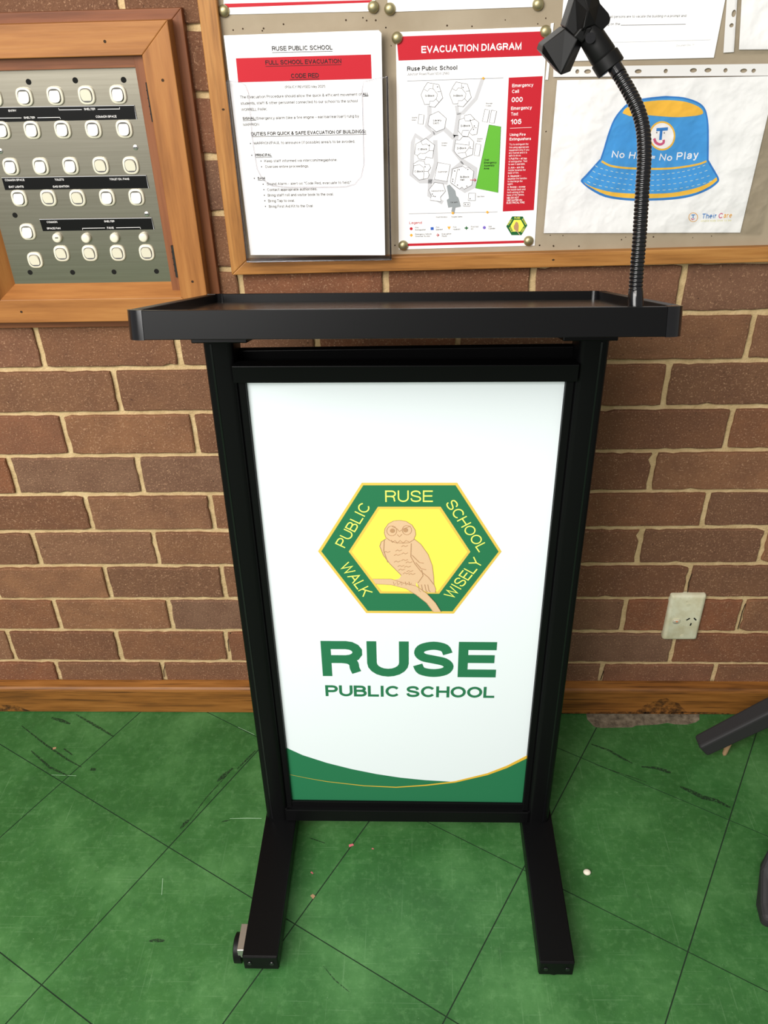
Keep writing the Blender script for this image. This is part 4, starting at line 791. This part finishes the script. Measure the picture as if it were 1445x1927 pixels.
# small crest on the diagram
p.poly('crest_ring', 'legend_green', e6((988, 790), (1036, 710), (1120, 711), (1156, 782), (1110, 860), (1030, 860)), 1); p.poly('crest_field', 'yellow', e6((1022, 788), (1050, 738), (1104, 738), (1130, 784), (1100, 832), (1044, 832)), 2); p.poly('crest_owl', 'owl_brown', e6((1066, 750), (1082, 760), (1088, 785), (1084, 830), (1070, 830), (1050, 812), (1046, 790), (1056, 770)), 3)
p.text('crest_lettering', 'letter_yellow', 'RUSE', *e6((1052, 730), (1098, 729)), 3.6, 3, .16); p.text('crest_lettering', 'letter_yellow', 'PUBLIC', *e6((1008, 782), (1038, 732)), 3.6, 3, .16); p.text('crest_lettering', 'letter_yellow', 'SCHOOL', *e6((1112, 732), (1142, 780)), 3.6, 3, .16); p.text('crest_lettering', 'letter_yellow', 'WALK', *e6((1008, 800), (1030, 838)), 3.6, 3, .16); p.text('crest_lettering', 'letter_yellow', 'WISELY', *e6((1116, 842), (1144, 796)), 3.6, 3, .16)
p.line('crest_branch', 'owl_tan', e6((1040, 824), (1075, 830), (1096, 856)), 1.0, 4)
pin((747.3, 71.8), 'brass push pin in the top corner of the evacuation diagram next to the document holder', PAY); pin((1027, 59.5), 'brass push pin in the top corner of the evacuation diagram by the microphone clip', PAY); pin((758.8, 463), 'brass push pin in the bottom corner of the evacuation diagram next to the document holder', PAY); pin((995, 454.5), 'brass push pin in the bottom corner of the evacuation diagram under the school crest', PAY)
o, p = sheet('paper_strip', 'narrow white paper strip beside the evacuation diagram', 'paper', [(1036.5, 44), (1042, 43), (1031, 150), (1026, 150)], PAY-.0004)
# clause sheet and neighbouring sleeves
o, p = sheet('notice_sheet', 'white form with a signature line behind the microphone clip', 'notice', [(1078, -262), (1418, -272), (1343, 108.5), (1052, 115.5)], PAY-.0009)
p.text('form_lettering', 'ink_grey', 'In the event of an evacuation, all persons are to vacate the building in a prompt and', *[k7(a) for a in ((215, 113), (944, 103))], 4.6, 1, .12); p.text('form_lettering', 'ink_grey', 'orderly manner assembling on the', *[k7(a) for a in ((215, 158), (540, 153))], 4.6, 1, .12)
p.line('form_rule', 'ink_grey', [k7(a) for a in ((545, 154), (942, 148))], .8, 1); p.line('form_rule', 'pale_grey', [k7(a) for a in ((230, 266), (1095, 243))], .6, 1); p.text('form_small_print', 'pale_grey', 'Document Doc. 11', *[k7(a) for a in ((884, 284), (992, 278))], 3.2, 1, .11)
def holed(name, parent, m, outline, holes, Y, n=14):
    """flat strip with real holes cut through"""
    cu = bpy.data.curves.new(name, 'CURVE'); cu.dimensions = '2D'; cu.fill_mode = 'BOTH'; cu.extrude = .00015
    def spl(pts):
        s_ = cu.splines.new('POLY'); s_.points.add(len(pts)-1); s_.use_cyclic_u = True
        for k, v in enumerate(pts): s_.points[k].co = (v.x, v.z, 0, 1)
    spl([W(*a, Y) for a in outline])
    for (hx, hy, rx, ry) in holes:
        c = W(hx, hy, Y); ex = (W(hx+1, hy, Y)-c).x; ez = (W(hx, hy-1, Y)-c).z
        spl([Vector((c.x+rx*ex*math.cos(2*math.pi*k/n), Y, c.z+ry*ez*math.sin(2*math.pi*k/n))) for k in range(n)])
    t_ = bpy.data.objects.new(name, cu); C.objects.link(t_); bpy.context.view_layer.update()
    me = bpy.data.meshes.new_from_object(t_.evaluated_get(bpy.context.evaluated_depsgraph_get())); bpy.data.objects.remove(t_); bpy.data.curves.remove(cu)
    og = ORG[parent]
    for v in me.vertices: x, z, y = v.co; v.co = Vector((x, Y+y, z)) - og
    me.materials.clear(); me.materials.append(M[m]); me.name = name; ob = link(bpy.data.objects.new(name, me), parent, og); return ob
def sleeve(parent, pts, Y, nx=12, nz=10, amp=.0012, seed=1):
    rs = random.Random(seed); a, b, c, d = [W(*q, Y) for q in pts]; vs = []
    ph = [rs.uniform(0, 6.28) for _ in range(4)]
    for j in range(nz+1):
        for i in range(nx+1):
            u, v = i/nx, j/nz; q = a.lerp(b, u).lerp(d.lerp(c, u), v); e = min(u, 1-u, v, 1-v)*6; e = min(1, e)
            q.y += amp*e*(math.sin(u*9+v*4+ph[0])*.5+math.sin(u*4-v*11+ph[1])*.5); vs.append(q)
    m = MB().add(vs, [(j*(nx+1)+i, (j+1)*(nx+1)+i, (j+1)*(nx+1)+i+1, j*(nx+1)+i+1) for j in range(nz) for i in range(nx)]); return m.build('plastic_sleeve', 'sleeve', parent, smooth=True)
HY = PAY - .0014
o, p = sheet('hat_poster', 'white poster of a blue bucket hat with a yellow brim in a plastic sleeve', 'poster', [k7((157, 490)), (1462, 143), (1392.7, 437.8), (1023, 438.7)], HY)
hat_o = o
holed('punched_strip', o, 'sleeve_strip', [k7(a) for a in ((135, 408), (1520, 388), (1520, 462), (132, 470))], [(*k7((280, 437)), 3.6, 4.2), (*k7((343, 437)), 6.5, 4.2), (*k7((562, 436)), 6.2, 4.2), (*k7((652, 436)), 6.5, 4), (*k7((820, 434)), 3.8, 4.2), (*k7((989, 430)), 6.5, 4.2), (*k7((1078, 429)), 6.5, 4.2), (*k7((1185, 430)), 3.8, 4.2), (*k7((1296, 432)), 6.5, 4), (*k7((1357, 432)), 4, 4)], HY-.0006)
h8 = lambda *q: [k8(a) for a in q]
crown = SP([(418, 328), (440, 260), (470, 160), (505, 75), (555, 10), (600, -25), (680, -48), (800, -62), (845, -62), (930, -55), (1010, -30), (1055, 5), (1075, 60), (1083, 150), (1082, 330)], 3)
brim = SP([(1082, 326), (1095, 350), (1130, 410), (1146, 445), (1135, 470), (1080, 510), (980, 550), (860, 570), (700, 577), (580, 575), (450, 555), (360, 510), (310, 470), (302, 450), (330, 420), (418, 322)], 3)
p.poly('hat_outline', 'hat_dark', h8(*crown, *brim[1:]), 1)
ci = SP([(428, 325), (450, 262), (480, 162), (513, 82), (560, 20), (610, -12), (690, -36), (820, -50), (930, -44), (1005, -20), (1045, 10), (1065, 62), (1072, 150), (1071, 330)], 3)
bi = SP([(1071, 330), (1085, 358), (1120, 415), (1134, 445), (1120, 468), (1070, 500), (975, 540), (860, 558), (700, 565), (582, 562), (456, 543), (370, 502), (322, 465), (316, 450), (345, 422), (428, 325)], 3)
p.poly('hat_fabric', 'hat_blue', h8(*ci, *bi[1:]), 2)
p.poly('hat_top', 'hat_yellow', h8(*SP([(555, 42), (575, 12), (640, -18), (740, -34), (840, -38), (940, -28), (1020, 2), (1048, 35), (1030, 52), (960, 62), (880, 66), (780, 60), (680, 52), (600, 60)], 3)), 3)
p.poly('brim_band', 'hat_yellow', h8(*SP([(318, 462), (360, 488), (460, 518), (560, 530), (700, 534), (860, 528), (1000, 500), (1080, 468), (1130, 432)], 3), *SP([(1134, 452), (1085, 490), (1000, 528), (870, 553), (700, 562), (560, 558), (455, 540), (370, 500), (330, 475)], 3)), 3)
p.line('hat_band', 'hat_yellow', h8(*SP([(428, 335), (480, 362), (560, 375), (650, 380), (760, 382), (860, 378), (960, 365), (1030, 350), (1068, 335)], 4)), 3.6, 3)
for k in range(5):
    y = 362+k*32; x0 = 405-k*16; x1 = 1062+k*14
    pts = [(x0+(x1-x0)*t/44, y + 64*math.sin(math.pi*min(1, (t/44)))**.7 + (t/44)*-14) for t in range(45)]
    if k == 0: continue
    for t in range(0, 44, 2): p.line('stitching', 'hat_cream', [k8((pts[t][0], pts[t][1]-32)), k8((pts[t+1][0], pts[t+1][1]-32))], 1.1, 3)
c0 = (797, 180)
p.poly('hat_badge_ring', 'hat_yellow', [k8((c0[0]+81*math.cos(t*math.pi/14), c0[1]-90*math.sin(t*math.pi/14))) for t in range(28)], 3); p.poly('hat_badge', 'white_ink', [k8((c0[0]+71*math.cos(t*math.pi/14), c0[1]-79*math.sin(t*math.pi/14))) for t in range(28)], 4)
p.line('badge_letter', 'hat_dark', h8((762, 142), (832, 137)), 5.5, 5); p.line('badge_letter', 'hat_dark', h8((792, 140), (786, 205)), 5, 5); p.line('badge_smile', 'pink', h8(*SP([(748, 196), (760, 222), (785, 232), (805, 222), (806, 204)], 4)), 4.5, 5)
for q in ((764, 160), (810, 162)): p.disc('badge_eye', 'line_grey', k8(q), 1.4, 5, 8)
p.text('slogan_letter', 'white_ink', 'No Hat = No', *h8((488, 312), (855, 334)), 41/3.247, 3, .17, .2); p.text('slogan_letter', 'white_ink', 'Play', *h8((884, 328), (1016, 318)), 46/3.247, 3, .17, .2)
p.text('brand_lettering', 'hat_dark', 'Their', *h8((1040, 686), (1128, 684)), 30/3.247, 1, .17, .2); p.text('brand_lettering', 'pink', 'C', *h8((1140, 684), (1166, 684)), 32/3.247, 1, .17); p.text('brand_lettering', 'orange_ink', 'are', *h8((1172, 682), (1222, 680)), 30/3.247, 1, .16, .2); p.text('brand_tagline', 'pale_yellow', 'where kids love to be', *h8((1032, 706), (1220, 702)), 3.6, 1, .14)
p.line('brand_badge', 'orange_ink', [k8((988+27*math.cos(t*math.pi/10), 678-27*math.sin(t*math.pi/10))) for t in range(21)], 1.1, 1); p.line('brand_badge', 'hat_dark', h8((976, 664), (1000, 663)), 1.6, 1); p.line('brand_badge', 'hat_dark', h8((988, 664), (987, 685)), 1.5, 1); p.line('brand_badge', 'pink', h8((975, 684), (984, 694), (996, 686)), 1.5, 1)
sleeve(o, [k7((135, 474)), (1500, 141), (1430, 440), (1018, 440)], HY-.0032)
SY2 = PAY - .0012
o, p = sheet('sleeved_sheet', 'blank white sheet in a punched plastic sleeve above the hat poster', 'notice', [k7((1300, -300)), k7((1700, -300)), k7((1680, 300)), k7((1268, 303))], SY2)
holed('punched_strip', o, 'sleeve_strip', [k7(a) for a in ((1212, -300), (1276, -300), (1236, 318), (1172, 322))], [(*k7((1236, 82)), 4, 7), (*k7((1222, 155)), 4, 4)], SY2-.0006)
sleeve(o, [k7((1258, -300)), k7((1700, -300)), k7((1680, 318)), k7((1222, 320))], SY2-.0032, seed=4)

# acrylic document holder with the evacuation procedure
hold = thing('document_holder', 'clear acrylic document holder on the noticeboard holding the code red procedure', 'document holder', (.59, -.03, 1.02))
YB, YF = -.0245, -.0400
hp = {k: W(*q, YF) for k, q in dict(tl=(424, 152), tr=(723, 149), br=(736.5, 488), bl=(464.5, 496)).items()}
hb = {k: W(*q, YB) for k, q in dict(tl=(420, 66), tr=(720, 52), br=(734, 484), bl=(460, 492)).items()}
xl, xr, zbot = hp['bl'].x, hp['br'].x, (hp['bl'].z+hp['br'].z)/2
MB().box(xl, xr, YB, YB+.0022, zbot, hb['tl'].z).build('back_plate', 'acrylic', hold, bevel=.0006)
MB().box(xl+.002, xr-.002, YF+.002, YB, zbot, zbot+.0022).build('pocket_floor', 'acrylic_edge', hold)
for a in (xl, xr-.0022): MB().box(a, a+.0022, YF+.002, YB, zbot, hp['tl'].z).build('pocket_side', 'acrylic_edge', hold)
def cutpt(x, y): q = W(x, y, YF); return (q.x, q.z)
U = [cutpt(*q) for q in [(452, 155), (462, 161), (468, 175), (470, 200), (476, 270), (484, 318), (494, 338), (512, 350), (540, 353), (600, 353), (650, 352), (668, 347), (680, 333), (685, 310), (684, 250), (682, 170), (684, 155)]]
out2 = [(xl, hp['tl'].z)] + U + [(xr, hp['tl'].z), (xr, zbot), (xl, zbot)]
MB().slab([(x, YF, z) for x, z in out2[::-1]], (0, .002, 0)).build('pocket_front', 'acrylic', hold)
rimq = [(x, z) for x, z in [(xl, hp['tl'].z)]+U+[(xr, hp['tl'].z)]]
MB().tube([(x, YF+.001, z) for x, z in rimq], .0010, 6).build('pocket_rim', 'acrylic_edge', hold)
for a, b in ((xl+.001, xl+.001), (xr-.001, xr-.001)): MB().tube([(a, YF+.001, zbot+.001), (a, YF+.001, hp['tl'].z)], .0013, 8).build('pocket_edge', 'acrylic_edge', hold)
MB().tube([(xl, YF+.001, zbot+.001), (xr, YF+.001, zbot+.001)], .0013, 8).build('pocket_edge', 'acrylic_edge', hold)
DY = -.0285
o, p = sheet('procedure_sheet', 'white page headed with a red code red evacuation banner inside the acrylic holder', 'notice', [k3((84, 268)), k3((1255, 228)), k3((1275, 250)), k4((1303, 1005)), k4((287, 1003))], DY, None, .0016)
def t3(txt, a, b, h, m='ink_grey', bold=.125): p.text('procedure_lettering', m, txt, k3(a), k3(b), h/4.014, 2, bold*1.12)
def t4(txt, a, b, h=19, m='ink_grey', bold=.125): p.text('procedure_lettering', m, txt, k4(a), k4(b), h/4.014, 2, bold*1.12)
def ul(f_, a, b, m='ink'): p.line('underline', m, [f_(a), f_(b)], .8, 2)
p.poly('red_banner', 'red', [k3(q) for q in ((176, 440), (1196, 411), (1202, 595), (193, 622))], 1)
t3('RUSE PUBLIC SCHOOL', (450, 384), (906, 374), 35, 'ink', .16); ul(k3, (450, 397), (906, 386)); t3('FULL SCHOOL EVACUATION', (400, 490), (972, 477), 34, 'ink', .16); ul(k3, (400, 501), (972, 488)); t3('CODE RED', (594, 590), (803, 585), 34, 'ink', .16); ul(k3, (584, 601), (805, 596))
t3('(POLICY REVISED May 2021)', (548, 667), (850, 661), 20); t3('The Evacuation Procedure should allow the quick & efficient movement of', (208, 744), (1126, 722), 22); t3('ALL', (1134, 722), (1177, 721), 22, 'ink', .2); ul(k3, (1134, 727), (1177, 726))
t3('students, staff & other personnel connected to our school to the school', (213, 791), (1096, 772), 22); t3('WORRELL PARK.', (218, 838), (413, 835), 21); t3('SIGNAL:', (228, 905), (326, 902), 21, 'ink', .18); ul(k3, (228, 911), (330, 908)); t3('Emergency alarm (like a fire engine – ear/oar/ear/oar!) rung by', (333, 904), (1105, 886), 22); t3('MARRION', (232, 951), (351, 949), 21)
t4('DUTIES FOR QUICK & SAFE EVACUATION OF BUILDINGS:', (293, 102), (1157, 82), 27, 'ink', .17); ul(k4, (293, 109), (1160, 90))
t4('MARRION/PAUL to announce (if possible) area/s to be avoided.', (313, 168), (1075, 154), 21); t4('PRINCIPAL', (324, 259), (446, 256), 21, 'ink', .18); ul(k4, (324, 265), (450, 262)); t4('Keep staff informed via intercom/megaphone.', (392, 303), (942, 293), 21); t4('Oversee entire proceedings.', (397, 346), (728, 340), 21); t4('SAM', (341, 433), (396, 431), 20, 'ink', .18); ul(k4, (341, 439), (398, 437))
t4('Sound Alarm – alert oil: "Code Red, evacuate to field."', (410, 476), (1045, 464), 21); t4('Contact appropriate authorities.', (413, 520), (790, 513), 21); t4('Bring staff roll and visitor book to the oval.', (417, 561), (914, 553), 21); t4('Bring Tap to oval.', (421, 604), (621, 601), 21); t4('Bring First Aid Kit to the Oval', (426, 646), (757, 641), 21)
for q in ((286, 160), (296, 249), (366, 293), (370, 336), (315, 423), (382, 468), (387, 509), (391, 551), (395, 593), (399, 635)): p.disc('bullet', 'ink', k4(q), 1.1, 2, 8)

# ================================================================ power point
sk_ = thing('power_outlet', 'grubby cream single power outlet with a switch on the brick wall', 'power outlet', (1.2955, 0, .2085))
x0, x1, z0, z1 = 1.2605, 1.3320, .2085, .3285
def plate_loop(d, y, rot=0): return [Vector((x, y, z)) for x, z in rrect(x0+d, x1-d, z0+d, z1-d, .004, 3)]
ring_mesh([plate_loop(0, .003), plate_loop(0, -.005), plate_loop(.0018, -.0092), plate_loop(.006, -.0108)]).build('cover_plate', 'socket', sk_, smooth=True, angle=50)
kp = crop(1240, 1100, 13.136)
def wp(q, Y=-.0108): return W(*kp(q), Y)
c = wp((425, 905)); sr = ring_mesh([superell(c.x, c.z, .0088, .0072, -.010), superell(c.x, c.z, .0088, .0072, -.0116), superell(c.x, c.z, .0078, .0062, -.0120)]).build('switch_surround', 'socket', sk_, smooth=True, angle=40)
rk = MB(); lo = superell(c.x, c.z, .0072, .0056, -.0112, 24); hi = [Vector((v.x, -.0138-.0022*(v.z-c.z)/.0056, v.z)) for v in superell(c.x, c.z, .0068, .0052, 0, 24)]
rk.add(lo+hi, [(i, (i+1) % 24, 24+(i+1) % 24, 24+i) for i in range(24)]+[tuple(24+i for i in range(24))]); rkk = rk.build('rocker', 'cream', sr); ring_mesh([superell(c.x, c.z, .0079, .0063, -.0119), superell(c.x, c.z, .0070, .0054, -.0121)]).build('rocker_gap', 'ink_grey', sr)
MB().box(c.x-.002, c.x+.0016, -.0160, -.0150, c.z+.0015, c.z+.0032).build('amber_mark', 'amber', rkk)
for q, ang in (((718, 858), -50), ((890, 855), 42), ((782, 985), -8)):
    c = wp(q); a = math.radians(90-ang) if False else math.radians(ang); l, t = (.0042 if abs(ang) > 20 else .0034), .0015
    d = Vector((math.sin(a)*-1, 0, math.cos(a))); n_ = Vector((d.z, 0, -d.x)); yv = Vector((0, -.00025, 0))
    MB().slab([c+d*l+n_*t+yv, c-d*l+n_*t+yv, c-d*l-n_*t+yv, c+d*l-n_*t+yv], (0, .0006, 0)).build('socket_slot', 'dark_hole', sk_)
for q in ((728, 495), (570, 1270)): c = wp(q); MB().tube([(c.x, -.0100, c.z), (c.x, -.0116, c.z)], [.0042, .0038], 16).build('screw_cover', 'socket', sk_)

# ================================================================ furniture cut off by the photo
ch = thing('stool', 'dark grey furniture piece with thick splayed legs standing by the skirting board', 'furniture', (1.62, -.33, 0))
def bar(pts, wd, ht, name='leg', rnd=.006):
    """rectangular bar along a path: wd sideways, ht upwards"""
    b = MB(); n = len(pts); L = []
    for i, q in enumerate(pts):
        t = (pts[min(i+1, n-1)]-pts[max(i-1, 0)]).normalized(); s_ = t.cross(Vector((0, 0, 1))).normalized(); u_ = s_.cross(t)
        w_ = wd[i]; h_ = ht[i]; L.append([q+s_*w_/2+u_*h_/2, q-s_*w_/2+u_*h_/2, q-s_*w_/2-u_*h_/2, q+s_*w_/2-u_*h_/2])
    vs = [v for l in L for v in l]; b.add(vs, [(i*4+k, i*4+(k+1) % 4, (i+1)*4+(k+1) % 4, (i+1)*4+k) for i in range(n-1) for k in range(4)]+[(3, 2, 1, 0), tuple((n-1)*4+k for k in range(4))])
    return b.build(name, 'chair_grey', ch, bevel=rnd, seg=3)
e0 = W(1318, 1404, -.150); e1 = W(1445, 1341, -.146); dr = (e1-e0)
l1 = bar([e0, e0+dr*.5, e1, e1+dr*.45, e1+dr*.75+Vector((0, 0, .04)), e1+dr*.9+Vector((0, 0, .20))], [.034, .036, .038, .038, .036, .034], [.036, .039, .042, .042, .040, .036])
g0 = G(1362, 1421, 0); MB().tube([(g0.x, g0.y, .0), (g0.x, g0.y-.001, .006), (g0.x, g0.y-.004, .040)], [.002, .0045, .0065], 12).build('glide', 'glide', l1)
f0 = G(1441, 1731, .018)
l2 = bar([Vector((f0.x+.004, f0.y-.010, .0175)), Vector((f0.x+.012, f0.y+.02, .022)), Vector((f0.x+.03, f0.y+.07, .05)), Vector((f0.x+.075, f0.y+.12, .16)), Vector((f0.x+.13, f0.y+.14, .405))], [.028, .038, .042, .040, .034], [.030, .038, .040, .040, .034], rnd=.010)
bar([Vector((1.90, -.55, .018)), Vector((1.86, -.50, .10)), Vector((1.80, -.42, .405))], [.036, .038, .034], [.034, .038, .034]); bar([Vector((1.92, -.10, .018)), Vector((1.88, -.14, .10)), Vector((1.80, -.20, .405))], [.036, .038, .034], [.034, .038, .034])
st = MB(); st.prism([(x, y, .41) for x, y in rrect(1.44, 1.86, -.50, -.10, .06, 5)], [(x, y, .445) for x, y in rrect(1.44, 1.86, -.50, -.10, .06, 5)]); st.build('seat', 'chair_grey', ch, bevel=.006)

# ================================================================ litter on the floor
c = G(1104.5, 1641, .004); n = 14
pb = ring_mesh([[Vector((c.x+r*1.15*math.cos(2*math.pi*k/n), c.y+r*math.sin(2*math.pi*k/n), z)) for k in range(n)] for r, z in ((.003, 0), (.0058, .0022), (.0062, .0042), (.0046, .0066), (.002, .0076))]).build('pebble', 'pebble', None, (c.x, c.y, 0), smooth=True)
tag(pb, 'small round white pebble on the green floor beside the lectern foot', 'pebble')
def scrap(q, lx, ly, m, label, rot=.3):
    c = G(*q, 0); d = Vector((math.cos(rot), math.sin(rot), 0))*lx; e = Vector((-math.sin(rot), math.cos(rot), 0))*ly; z = Vector((0, 0, .0004))
    o = MB().slab([c-d-e+z, c+d-e*.7+z*3, c+d*.8+e+z*2, c-d*.9+e*1.1+z], (0, 0, -.0004)).build('paper_scrap', m, None, (c.x, c.y, 0)); tag(o, label, 'scrap', 'paper scraps on the floor')
scrap((661, 1591), .0048, .0026, 'confetti', 'pink paper scrap lying on a tile joint under the sign panel'); scrap((701.5, 1597.5), .0022, .0012, 'confetti', 'tiny pink paper fleck beside the pink scrap', -.4); scrap((587, 1643), .0032, .0014, 'confetti', 'thin mauve paper fleck near the lectern foot with the caster', -.8); scrap((589, 1687), .0032, .0040, 'glide', 'small tan paper scrap on the tile joint near the caster foot', .8); scrap((102.5, 1408.5), .004, .003, 'glide', 'small tan scrap near the skirting board under the switch box', .2)
flush_prints()
